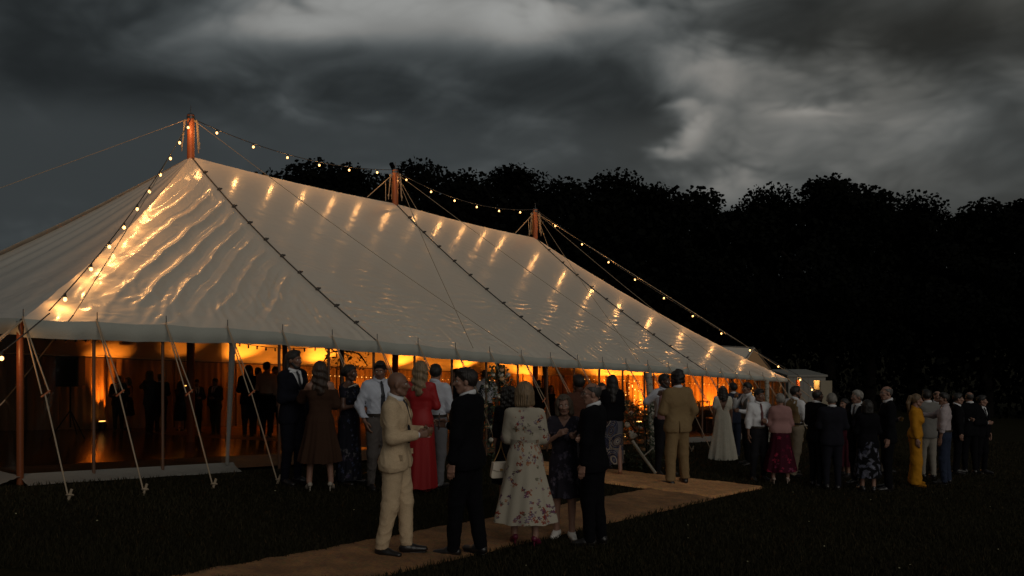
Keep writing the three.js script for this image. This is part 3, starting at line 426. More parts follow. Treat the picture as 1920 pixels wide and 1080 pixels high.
function hairGeo(style, cell) {
  const key = style + cell; if (hairCache[key]) return hairCache[key];
  const shell = (g) => ell([0, 0.030, -0.016], [0.074 + g, 0.090 + g, 0.094 + g]);
  const thin = (v, x, y, z, off) => v + 0.010 * (1 - sstep(0, 0.04, (y - 0.90 * z - off) * 0.74));
  const strands = (v, x, y, z, a) => v + a * Math.sin(Math.atan2(x, z + 0.02) * 30 + 3 * N3(x * 20, y * 12, z * 20)) + a * N3(x * 60, y * 25, z * 60);
  const line = (v, x, y, z, off = 0) => Math.max(v, (0.90 * z - y + off) * 0.74);         // keep what lies above the line from brow to nape
  let P, f;
  if (style === 'short') { P = [shell(0.014), ell([0.012, 0.098, 0.015], [0.062, 0.034, 0.070])]; f = (v, x, y, z) => strands(Math.max(line(thin(v, x, y, z, -0.012), x, y, z, -0.012), -y - 0.085), x, y, z, 0.0028); }
  else if (style === 'receding') { P = [shell(0.008)]; f = (v, x, y, z) => strands(Math.max(line(v, x, y, z, 0.02), -y - 0.07, Math.min(y - 0.075, 0.05 - Math.abs(x) + (z < -0.04 ? 0.05 : 0)) > 0 ? 0.02 : -1, (y > 0.085 && z > -0.03) ? 0.02 : -1), x, y, z, 0.0012); }
  else if (style === 'grey_short') { P = [shell(0.016), ell([0, 0.09, 0.02], [0.06, 0.035, 0.05]), cap([-0.06, 0.0, -0.05], [0.06, 0.0, -0.05], 0.035)]; f = (v, x, y, z) => strands(Math.max(line(thin(v, x, y, z, -0.012), x, y, z, -0.012), -y - 0.09), x, y, z, 0.0035); }
  else if (style === 'long' || style === 'wavy') { const L = style === 'long' ? -0.33 : -0.30; P = [shell(0.018), cap([0, 0.0, -0.07], [0, L, -0.125], 0.072, 0.05, [0, 0, 1], 1.3), cap([-0.055, 0.0, -0.05], [-0.075, L * 0.85, -0.09], 0.05, 0.032), cap([0.055, 0.0, -0.05], [0.075, L * 0.85, -0.09], 0.05, 0.032), cap([-0.072, 0.03, 0.0], [-0.083, -0.19, 0.0], 0.026, 0.022), cap([0.072, 0.03, 0.0], [0.083, -0.19, 0.0], 0.026, 0.022)]; const wv = style === 'wavy' ? 0.009 : 0.003; f = (v, x, y, z) => { v = strands(v, x, y, z, 0.003) + wv * sstep(0.06, -0.1, y) * Math.sin(y * 62 + Math.atan2(x, z + 0.03) * 3 + N3(x * 9, y * 9, z * 9) * 3); return Math.max(v, Math.min(z - 0.028 + y * 0.1, 0.072 - y + 0.25 * Math.abs(x), 0.07 - Math.abs(x) + 0.4)); }; }
  else if (style === 'bob') { P = [shell(0.024), cap([-0.07, 0.02, -0.02], [-0.083, -0.10, -0.01], 0.042, 0.036), cap([0.07, 0.02, -0.02], [0.083, -0.10, -0.01], 0.042, 0.036), cap([-0.04, 0.0, -0.075], [-0.05, -0.10, -0.085], 0.05, 0.042), cap([0.04, 0.0, -0.075], [0.05, -0.10, -0.085], 0.05, 0.042), cap([0, 0, -0.085], [0, -0.10, -0.09], 0.045, 0.04)]; f = (v, x, y, z) => Math.max(strands(v, x, y, z, 0.0028), -y - 0.135 + 0.02 * N3(x * 40, 0, z * 40), Math.min(z - 0.04, 0.075 - y + 0.3 * Math.abs(x))); }
  else if (style === 'ponytail') { P = [shell(0.012), ell([0, 0.06, -0.115], [0.03, 0.03, 0.03]), cap([0, 0.06, -0.13], [0, -0.06, -0.165], 0.034, 0.036), cap([0, -0.06, -0.165], [0.005, -0.27, -0.145], 0.036, 0.018)]; f = (v, x, y, z) => strands(z < -0.095 ? v : line(v, x, y, z, 0.005), x, y, z, 0.0022); }
  else if (style === 'updo') { P = [shell(0.016), ell([0, 0.005, -0.125], [0.055, 0.05, 0.042]), cap([-0.04, 0.02, -0.1], [0.04, 0.03, -0.1], 0.03)]; f = (v, x, y, z) => strands(z < -0.09 ? v : line(v, x, y, z, 0.01), x, y, z, 0.004); }
  else if (style === 'topknot') { P = [ell([0, 0.055, -0.022], [0.096, 0.100, 0.118]), ell([0, 0.12, -0.045], [0.07, 0.055, 0.07]), cap([-0.05, -0.01, -0.075], [0.05, -0.01, -0.075], 0.045)]; f = (v, x, y, z) => strands(line(v, x, y, z, 0.0), x, y, z, 0.003) + 0.004 * Math.sin(y * 90 + x * 30); }
  else { P = [shell(0.022)]; for (let i = 0; i < 34; i++) { const a = i * 2.4, h = -0.16 + (i / 34) * 0.27, r = h > 0.03 ? 0.075 : 0.088; P.push(ell([Math.sin(a) * r, h, -0.035 + Math.cos(a) * r * 0.85], [0.036, 0.034, 0.036])); } f = (v, x, y, z) => Math.max(strands(v, x, y, z, 0.005), Math.min(z - 0.04, 0.07 - y)); }
  return (hairCache[key] = netMesh(P, cell, style === 'curly' ? 0.004 : 0.008, f));
}
// a hand with palm, four fingers of three joints and a thumb; e1 along the forearm, e2 out of the palm, e3 towards the thumb
function handPrims(w, e1, e2, e3, curl) {
  const P = [], at = (a, b, c) => [0, 1, 2].map((i) => w[i] + e1[i] * a + e2[i] * b + e3[i] * c);
  P.push(cap(at(-0.03, 0, 0), at(0.02, 0, 0), 0.024, 0.022, e2, 1.25));
  [[0.024, 0.088, 0.040, 0.026, 0.021], [0.008, 0.092, 0.044, 0.029, 0.023], [-0.009, 0.088, 0.040, 0.027, 0.022], [-0.025, 0.080, 0.032, 0.021, 0.019]].forEach(([off, kn, a, b, c], i) => {
    P.push(cap(at(0.018, 0, off * 0.7), at(kn, 0, off), 0.0145, 0.0115));
    let p = [kn, 0], ang = curl * (0.75 + 0.08 * i), r = 0.0092;
    for (const L of [a, b, c]) { const n = [p[0] + Math.cos(ang) * L, p[1] + Math.sin(ang) * L]; P.push(cap(at(p[0], p[1], off * (1 + 0.06)), at(n[0], n[1], off * (1 + 0.06)), r, r - 0.0012)); r -= 0.001; p = n; ang += curl; }
  });
  const t0 = [0.018, 0.006, 0.022], t1 = [0.045, 0.016 + 0.012 * curl, 0.044], t2 = [0.072, 0.022 + 0.026 * curl, 0.046 - 0.010 * curl], t3 = [0.094, 0.026 + 0.036 * curl, 0.042 - 0.022 * curl];
  P.push(cap(at(...t0), at(...t1), 0.0165, 0.012), cap(at(...t1), at(...t2), 0.0115, 0.0098), cap(at(...t2), at(...t3), 0.0098, 0.008));
  return P;
}
// arm poses: [upper arm, forearm] directions for the left side (x away from the body), palm hint, finger curl
const ARM = {
  down: [[0.16, -1, 0.02], [0.06, -1, 0.16], [-1, 0, 0.1], 0.35],
  drink: [[0.18, -1, 0.10], [-0.42, 0.10, 0.92], [-1, 0, -0.4], 0.85],
  belly: [[0.25, -1, 0.12], [-0.80, 0.05, 0.70], [-0.7, 0, -0.7], 0.8],
  pocket: [[0.32, -0.95, -0.22], [-0.22, -0.9, 0.34], [-1, 0, 0], 0.3],
  mouth: [[0.35, -0.72, 0.60], [-0.52, 0.80, 0.22], [-0.4, 0, -0.9], 0.85],
  phone: [[0.12, -1, 0.22], [-0.05, 0.12, 1], [-1, 0.2, 0], 0.8],
  reach: [[0.15, -0.55, 0.85], [-0.1, 0.05, 1], [-0.3, -0.8, 0], 0.4],
  chest: [[0.28, -0.9, 0.30], [-0.75, 0.55, 0.55], [-0.6, 0, -0.8], 0.7],
  wide: [[0.85, -0.45, 0.25], [-0.55, 0.55, 0.65], [-0.6, 0, -0.7], 0.9],
  hip: [[0.62, -0.78, -0.18], [-0.78, -0.45, 0.32], [-1, 0, -0.3], 0.4],
  round: [[0.55, -0.50, 0.65], [-0.2, 0.05, 1], [-1, 0, 0], 0.35],
  folded: [[0.14, -1, 0.18], [-0.95, 0.12, 0.45], [0, 0, -1], 0.5],
  side: [[0.30, -0.95, 0.10], [0.75, 0.15, 0.65], [-0.6, 0, 0.6], 0.8],
};
function makePerson(o) {
  const s = o.s || (o.feet - 666.4 - 0.0636 * (o.x - 960)) / EYE, [X, d] = atScale(o.x, s), dr = drop(X, d);
  const H = o.H || hAt(o.x, o.head, s) + dr, near = s > 120, mid = s > 80;
  const cb = near ? 0.018 : mid ? 0.024 : 0.032, cc = near ? 0.0125 : mid ? 0.018 : 0.026, ch = near ? 0.0048 : mid ? 0.007 : 0.011, chd = near ? 0.0042 : mid ? 0.0058 : 0.009;
  const root = thing('person', o.label, 'person', W(X, d, o.lift || 0.0), o.group);
  const hairUp = { short: 0.012, grey_short: 0.016, bob: 0.024, long: 0.02, wavy: 0.02, topknot: 0.06, curly: 0.035, updo: 0.016, ponytail: 0.012 }[o.hair] || 0.004;
  const sc = H / (1.752 + hairUp + (o.heel ? 0.05 : 0.015)); root.scale.setScalar(sc); root.rotation.y = o.yaw * Math.PI / 180;
  const fem = !!o.fem, fat = o.fat || 1, sh = fem ? 0.152 : 0.182, heel = o.heel ? 0.055 : 0.015, LY = heel;      // the figure stands on its soles
  const y = (v) => v + LY, Z = [0, 0, 1];
  const sway = o.sway || 0, st = o.stance || [0.10, 0.02, -0.03];
  // skeleton
  const arms = [1, -1].map((sd, i) => {
    const a = ARM[o.arms ? o.arms[i] : 'down'], fl = (v) => [v[0] * sd, v[1], v[2]];
    const S = [sd * sh + sway * 0.4, y(1.425), -0.005], u = unit(fl(a[0])), f = unit(fl(a[1])), E = mulAdd(S, u, 0.285), Wr = mulAdd(E, f, 0.245), h = fl(a[2]);
    let e2 = h.map((c, j) => c - f[j] * (h[0] * f[0] + h[1] * f[1] + h[2] * f[2])); e2 = unit(e2); const cr = cross(f, e2), e3 = cr.map((c) => -c * sd);
    return { sd, S, E, Wr, f, e2, e3, curl: a[3], grip: [0, 1, 2].map((j) => Wr[j] + f[j] * 0.085 + e2[j] * 0.035) };
  });
  const legs = [1, -1].map((sd, i) => {
    const fz = st[1 + i], hip = [sd * 0.088 + sway * 0.2, y(0.90), -0.005], foot = [sd * st[0], LY, fz], ank = [foot[0], y(0.085), fz - 0.02], knee = [lerp(hip[0], ank[0], 0.5) + sd * 0.004, y(0.485), lerp(hip[2], ank[2], 0.5) + 0.025 + (o.bend && o.bend[i] || 0)];
    return { sd, hip, knee, ank, foot, turn: sd * 0.25 };
  });
  const torso = (g, w = 1) => { const f = fem ? 0.88 : 1, wa = (fem ? 0.80 : 1) * fat; return [
    cap([-0.062 + sway * 0.2, y(0.93), -0.008], [0.062 + sway * 0.2, y(0.93), -0.008], 0.112 * (fem ? 1.02 : 0.98) + g, 0.112 * (fem ? 1.02 : 0.98) + g, Z, 1.12), cap([-0.062, y(0.99), -0.004], [0.062, y(0.99), -0.004], 0.106 * Math.max(1, fat * 0.96) + g, 0.106 * Math.max(1, fat * 0.96) + g, Z, 1.12),
    cap([-0.052, y(1.10), 0.004 + (fat - 1) * 0.14], [0.052, y(1.10), 0.004 + (fat - 1) * 0.14], 0.106 * wa + g, 0.106 * wa + g, Z, 1.12), cap([-0.06, y(1.19), 0.004 + (fat - 1) * 0.1], [0.06, y(1.19), 0.004 + (fat - 1) * 0.1], 0.104 * wa * (fem ? 1.05 : 1) + g, 0.104 * wa * (fem ? 1.05 : 1) + g, Z, 1.14),
    cap([-0.08 * f + sway * 0.3, y(1.30), -0.004], [0.08 * f + sway * 0.3, y(1.30), -0.004], 0.112 * f + g, 0.112 * f + g, Z, 1.12), cap([-0.10 * f + sway * 0.4, y(1.385), -0.014], [0.10 * f + sway * 0.4, y(1.385), -0.014], 0.082 * f + g, 0.082 * f + g, Z, 1.05),
    cap([-sh + 0.02 + sway * 0.4, y(1.425), -0.01], [sh - 0.02 + sway * 0.4, y(1.425), -0.01], 0.050 + g * 0.8), cap([sway * 0.4, y(1.50), -0.018], [(sh - 0.03) + sway * 0.4, y(1.445), -0.012], 0.044 + g * 0.6, 0.042 + g * 0.7), cap([sway * 0.4, y(1.50), -0.018], [-(sh - 0.03) + sway * 0.4, y(1.445), -0.012], 0.044 + g * 0.6, 0.042 + g * 0.7),
    ...(fem ? [ell([-0.068, y(1.265), 0.078], [0.062 + g, 0.062 + g, 0.056 + g]), ell([0.068, y(1.265), 0.078], [0.062 + g, 0.062 + g, 0.056 + g])] : [ell([-0.07, y(1.32), 0.055], [0.085 + g, 0.075 + g, 0.055 + g]), ell([0.07, y(1.32), 0.055], [0.085 + g, 0.075 + g, 0.055 + g])])]; };
  const sleeve = (g, upto, flare = 0) => arms.flatMap((a) => { const th = (fem ? 0.86 : 1) * (0.6 + 0.4 * fat); const P = []; if (upto > 0) P.push(cap(a.S, upto >= 1 ? a.E : mulAdd(a.S, unit([0, 1, 2].map((j) => a.E[j] - a.S[j])), 0.285 * upto), 0.052 * th + g, 0.043 * th + g * 0.9 + flare)); if (upto > 1) P.push(cap(a.E, [0, 1, 2].map((j) => lerp(a.E[j], a.Wr[j], upto - 1)), 0.043 * th + g * 0.9, 0.029 * th + g * 0.9 + flare)); return P; });
  const legPrims = (g, gb, end = 1) => legs.flatMap((l) => [cap(l.hip, l.knee, 0.086 * (0.6 + 0.4 * fat) + g, 0.058 + lerp(g, gb, 0.5)), cap(l.knee, [0, 1, 2].map((j) => lerp(l.knee[j], l.ank[j], end)), 0.055 + lerp(g, gb, 0.5), 0.038 + gb), ...(gb < 0.01 ? [cap(mulAdd(l.knee, [0, -1, -0.15], 0.08), mulAdd(l.knee, [0, -1, -0.08], 0.17), 0.044 + g, 0.036 + g)] : [])]);
  const footPrims = (g) => legs.map((l) => { const c = Math.cos(l.turn), sn = Math.sin(l.turn), R = (a, b, h) => [l.foot[0] + sn * a + c * b, h, l.foot[2] + c * a - sn * b]; return o.heel ? [cap(R(-0.05, 0, LY + 0.05), R(0.05, 0, LY + 0.005), 0.026 + g, 0.024 + g), cap(R(0.05, 0, LY), R(0.125, 0, 0.022), 0.026 + g, 0.02 + g), cap(l.ank, R(-0.03, 0, LY + 0.05), 0.032, 0.03)] : [cap(R(-0.055, 0, LY + 0.03), R(0.04, 0, LY + 0.03), 0.032 + g, 0.034 + g), cap(R(0.04, 0, LY + 0.028), R(0.155, 0.006, LY + 0.018), 0.036 + g, 0.026 + g, [0, 1, 0], 1.25), cap(l.ank, R(-0.03, 0, LY + 0.04), 0.036, 0.036)]; });
  const c = o.wear;
  // body: one continuous skin
  const hy = (o.headYaw || 0) * Math.PI / 180, hp = (o.headPitch || 0) * Math.PI / 180, hr = (o.headRoll || 0) * Math.PI / 180, hc = V(sway * 0.4, y(1.635), 0.022 + 0.03 * Math.sin(hp));
  const hm = new THREE.Matrix4().makeRotationFromEuler(new THREE.Euler(hp, hy, hr, 'YXZ')).setPosition(hc);
  const bodyG = netMesh([...torso(-0.010), cap([sway * 0.4, y(1.43), -0.02], [sway * 0.4, y(1.56), 0.0], fem ? 0.052 : 0.060, fem ? 0.047 : 0.056), ...sleeve((c.sleeve || (c.shirt || c.jacket ? 2 : 0)) > 1.8 ? -0.004 : 0, 2), ...legPrims(c.trousers ? -0.012 : 0, c.trousers ? -0.008 : 0), ...footPrims(-0.004).flat()], cb, 0.008);
  const parts = [bodyG, headGeo(fem, chd).clone().applyMatrix4(hm)];
  for (const a of arms) if (!(o.noHands)) parts.push(netMesh(handPrims(a.Wr, a.f, a.e2, a.e3, a.curl), ch, 0.0035));
  const body = part('body', mergeGeometries(parts), skinOf(o.skin || 'light'), root);
  const onHead = (name, geo, mat) => { const m = part(name, geo, mat, root); m.applyMatrix4(hm); return m; };
  if (o.hair && o.hair !== 'bald') onHead('hair', hairGeo(o.hair, near ? 0.0052 : mid ? 0.0075 : 0.011), hairMat(...(o.hairCol || [0.02, 0.014, 0.01])));
  if (o.beard) onHead('beard', netMesh([cap([-0.06, -0.04, 0.01], [-0.03, -0.088, 0.05], 0.022), cap([0.06, -0.04, 0.01], [0.03, -0.088, 0.05], 0.022), cap([-0.02, -0.095, 0.06], [0.02, -0.095, 0.06], 0.022), cap([-0.02, -0.044, 0.088], [0.02, -0.044, 0.088], 0.008)], 0.006, 0.006), hairMat(...(o.hairCol || [0.02, 0.014, 0.01])));
  if (mid) { for (const sx of [-1, 1]) { const e = onHead('eye', eyeGeo, eyeMat); e.translateX(sx * 0.031); e.translateY(0.006); e.translateZ(0.0735); part('iris', irisGeo, irisMat, e).position.set(0, 0, 0.0082); } onHead('lips', lipGeo, lipMat); onHead('eyebrows', browGeo, hairMat(...(o.hairCol || [0.02, 0.014, 0.01]))); }
  if (o.glasses) onHead('glasses', glassesGeo, M.plastic);
  // clothes
  const wr = o.wrinkle === undefined ? 1 : o.wrinkle, ox = o.x * 0.37;
  const crease = (v, x, yy, z, a = 1) => {
    if (Math.abs(v) > 0.05) return v;
    const hang = Math.abs(N3(x * 4 + ox, yy * 9 + x * 9, z * 5 + 2)), drag = Math.abs(N3(x * 9 - yy * 6 + ox, yy * 4.5 + 3, z * 9 + yy * 5)), big = N3(x * 5, yy * 5 + ox, z * 5);
    return v + wr * a * (0.004 * big - 0.0048 * sstep(0.22, 0.0, hang) * (0.5 + big) - 0.0055 * sstep(0.2, 0.0, drag) * (0.6 - big) + 0.001);
  };
  const neckCut = (v, x, yy, z, ny, slope, r) => Math.max(v, Math.min(yy - y(ny) + slope * z, r - Math.hypot(x - sway * 0.4, z) + 0.2));
  const wearPart = (name, prims, mat, post, k = 0.014, cell = cc) => part(name, netMesh(prims, cell, k, post, c.uv || 1), mat, root);
  const hemY = (v, yy, h) => Math.max(v, y(h) - yy);
  if (c.trousers) {
    const w = c.wide || 0.014;
    wearPart('trousers', [...torso(0.010).slice(0, 3), ...legPrims(0.022, w, 1.12)], c.trousers, (v, x, yy, z) => Math.max(crease(v, x, yy, z, 1 + 0.7 * sstep(0.45, 0.1, yy)), yy - y(1.045), (c.crop || 0.035) + LY - yy));
    if (c.belt) part('belt', sheet(28, 2, (u, v) => { const a = u * Math.PI * 2, R = 0.124 * (0.7 + 0.3 * fat) + 0.012; return V(Math.sin(a) * (R + 0.055), y(1.055) - 0.04 * v, Math.cos(a) * (R + 0.004) - 0.003); }), c.belt, root);
  }
  if (c.shirt) { wearPart('shirt', [...torso(c.trousers && !c.jacket ? 0.013 : 0.009).slice(c.trousers ? 1 : 0), ...sleeve(c.jacket ? 0.007 : 0.015, c.sleeve || 1.98)], c.shirt, (v, x, yy, z) => neckCut(hemY(crease(v, x, yy, z, c.jacket ? 0.6 : 1.35), yy, c.untuck || 1.0), x, yy, z, 1.505, 0.35, 0.2));
    const col = new THREE.TorusGeometry(fem ? 0.058 : 0.066, 0.016, 7, 20); col.rotateX(Math.PI / 2 + 0.22); col.scale(1, 1.7, 1.02); col.translate(sway * 0.4, y(1.515), -0.006); part('collar', col, c.shirt, root); }
  if (c.tie) part('tie', netMesh([cap([0, y(1.495), 0.060], [0, y(1.44), 0.098], 0.017, 0.015, Z, 1.4), cap([0, y(1.44), 0.102], [0.002, y(1.30), 0.128], 0.018, 0.028, Z, 2.2), cap([0.002, y(1.30), 0.128], [0.004, y(1.10), 0.128 + (fat - 1) * 0.2], 0.028, 0.034, Z, 2.4)], cc * 0.6, 0.006), c.tie, root);
  if (c.waistcoat) wearPart('waistcoat', torso(0.020).slice(1).filter((_, i) => i !== 5), c.waistcoat, (v, x, yy, z) => { v = hemY(crease(v, x, yy, z, 0.6), yy, 0.965); v = Math.max(v, Math.abs(x) - (sh - 0.012)); v = neckCut(v, x, yy, z, 1.50, 0.3, 0.2); return z > 0.02 && yy > y(1.24) ? Math.max(v, (yy - y(1.24)) * 0.42 - Math.abs(x)) : v; });
  if (c.jacket) {
    const hem = c.hem || 0.80, open = c.open === undefined ? 0.36 : c.open;
    wearPart('jacket', [...torso(0.024), ...sleeve(0.019, c.jsleeve || 1.88, 0.003), cap([-0.07, y(hem + 0.06), -0.01], [0.07, y(hem + 0.06), -0.01], 0.132 * (0.75 + 0.25 * fat) + (c.flare || 0.012), 0.132 * (0.75 + 0.25 * fat) + (c.flare || 0.012), Z, 1.12)], c.jacket, (v, x, yy, z) => {
      v = crease(v, x, yy, z, 1); v = hemY(v, yy, hem + 0.012 * Math.abs(z) * 4); v = neckCut(v, x, yy, z, 1.515, 0.5, 0.2);
      if (z > 0.03 && open > 0) { const vy = y(1.20); if (yy > vy) v = Math.max(v, (yy - vy) * open - Math.abs(x)); else v = Math.max(v, yy < y(1.0) ? (y(1.0) - yy) * 0.22 + 0.002 - Math.abs(x) : -1); }
      if (c.vent && z < -0.02 && yy < y(1.0)) v = Math.max(v, 0.004 + (y(1.0) - yy) * 0.03 - Math.abs(x - (c.ventX || 0)));
      return v; });
    if (open > 0) part('lapels', mergeGeometries([-1, 1].map((sd) => sheet(3, 12, (u, v) => { const yy = lerp(1.485, 1.21, v), xx = lerp(open * (yy - 1.20), open * (yy - 1.20) + 0.055 * Math.sin(Math.PI * Math.min(1, 0.25 + v * 0.8)), u); return V(sd * xx + sway * 0.4, y(yy), lerp(0.068, 0.141 + (fat - 1) * 0.1, Math.pow(v, 0.5)) - 0.045 * u * (1 - v * 0.5) + 0.018); }))), c.jacket, root);
    if (c.pocketFlap) part('pocket_flap', mergeGeometries([-1, 1].map((sd) => { const g = new THREE.BoxGeometry(0.010, 0.05, 0.13, 1, 1, 4); g.rotateY(sd * 0.45); g.translate(sd * 0.168, y(0.96), 0.06); return g; })), c.jacket, root);
  }
  if (c.bodice) wearPart('bodice', [...torso(c.bodG || 0.010).slice(1), ...(c.sleeve ? sleeve(c.slG || 0.012, c.sleeve, c.puff || 0) : [])], c.bodice, (v, x, yy, z) => { v = Math.max(crease(v, x, yy, z, 0.7), y(c.waist || 1.04) - 0.02 - yy); if (c.neck) v = Math.max(v, c.neck(x, yy - LY, z)); else v = neckCut(v, x, yy, z, fem ? 1.46 : 1.5, 0.7, 0.2); return c.strap ? Math.max(v, yy > y(1.36) && Math.abs(x) > 0.125 ? Math.abs(x) - 0.125 : -1) : v; });
  if (c.skirt) {
    const top = c.skirtTop || (c.waist ? c.waist + 0.02 : 1.06), hem = c.hemline, nf = c.folds || 7, am = c.fold || 0.035, fl = c.flareW || 0.24, ph = o.x;
    part('skirt', sheet(near ? 96 : 64, near ? 48 : 30, (u, v) => { const a = -u * Math.PI * 2, yy = lerp(top, hem, v), hipR = lerp(0.135, 0.168, sstep(top, 0.93, yy)) * (0.7 + 0.3 * fat) * (fem ? 1.02 : 1), R = lerp(hipR, Math.max(hipR, fl), Math.pow(sstep(0, 1, v) * v, 0.8)), ff = am * Math.pow(v, 1.2) * (0.6 * Math.sin(a * nf + ph) + 0.4 * Math.sin(a * (nf * 2 + 1) + ph * 2 + v * 2) + 0.5 * N3(Math.sin(a) * 2 + ph, v * 2, Math.cos(a) * 2)); return V(Math.sin(a) * (R * 1.1 + ff) + sway * 0.2, y(yy) + (c.drag && v > 0.9 ? 0.0 : 0) + 0.008 * Math.sin(a * nf + ph) * v, Math.cos(a) * (R * 0.86 + ff) - 0.004 - (c.train ? c.train * v * v * Math.max(0, -Math.cos(a)) * -1 * -1 : 0)); }, (u, v) => [u * 1.4, v * (top - hem)]), c.skirt, root);
  }
  if (c.sash) part('waistband', sheet(40, 3, (u, v) => { const a = u * Math.PI * 2; return V(Math.sin(a) * (0.162 * (0.8 + 0.2 * fat)), y(lerp(c.waist + 0.05, c.waist - 0.02, v)), Math.cos(a) * 0.122); }, (u, v) => [u * 1.1, v * 0.07]), c.sash, root);
  if (c.extra) c.extra({ root, y, part, arms, body, netMesh, cc });
  if (c.shoes !== null) for (const P of footPrims(0.009)) {
    const g = netMesh(o.heel ? P.slice(0, 2) : [...P.slice(0, 2), { ...P[2], ra: 0.046, rb: 0.046 }], near ? 0.008 : 0.013, 0.009, (v, x, yy) => Math.max(v, 0.002 - yy, o.heel ? -1 : yy - LY - (c.lowShoe ? 0.07 : 0.10)));
    const list = [g]; if (o.heel) { const q = P[0].a; list.push(pole(V(q[0], 0.001, q[2]), V(q[0], LY + 0.045, q[2]), 0.007, 0.014, 6)); } else { list.push((() => { const sg = new THREE.CapsuleGeometry(0.042, 0.19, 4, 10); sg.scale(1, 1, 0.19); sg.rotateX(Math.PI / 2); const a = P[0].a, b = P[1].b, an = Math.atan2(b[0] - a[0], b[2] - a[2]); sg.rotateY(an); sg.translate((a[0] + b[0]) / 2, 0.0085, (a[2] + b[2]) / 2); return sg; })()); }
    part('shoe', mergeGeometries(list.map((q) => { q = q.index ? q : q; for (const n of Object.keys(q.attributes)) if (!['position', 'normal', 'uv'].includes(n)) q.deleteAttribute(n); return q; })), c.shoes || M.shoe, root);
  }
  root.updateMatrixWorld(true);
  return { root, sc, grip: (i) => root.localToWorld(V(...arms[i].grip)), arms, s };
}
M.shoe = new THREE.MeshStandardMaterial({ color: C(0.012, 0.010, 0.010), roughness: 0.35 });
const goblet = (r, h) => new THREE.LatheGeometry([[0.001, 0.002], [r * 0.86, 0], [r * 0.9, 0.008], [r, h], [r * 0.95, h], [r * 0.84, 0.014], [0.001, 0.013]].map(([x, yy]) => new THREE.Vector2(x, yy)), 18);
const wineGlass = () => new THREE.LatheGeometry([[0.001, 0], [0.034, 0.001], [0.033, 0.004], [0.005, 0.01], [0.004, 0.085], [0.02, 0.1], [0.037, 0.13], [0.038, 0.15], [0.031, 0.195], [0.0295, 0.195], [0.0355, 0.15], [0.0345, 0.131], [0.018, 0.102], [0.001, 0.096]].map(([x, yy]) => new THREE.Vector2(x, yy)), 18);
function glassAt(P, label, wine = false, full = 0.6) {
  const t = thing('drinking_glass', label, 'glass', P.clone().add(V(0, wine ? -0.09 : -0.055, 0))); part('tumbler', wine ? wineGlass() : goblet(0.035, 0.12), M.glass, t);
  const g = wine ? new THREE.CylinderGeometry(0.033, 0.018, 0.035, 14) : new THREE.CylinderGeometry(0.031, 0.029, 0.1 * full, 14); g.translate(0, wine ? 0.122 : 0.016 + 0.05 * full, 0); part('drink', g, M.drink, t); return t;
}

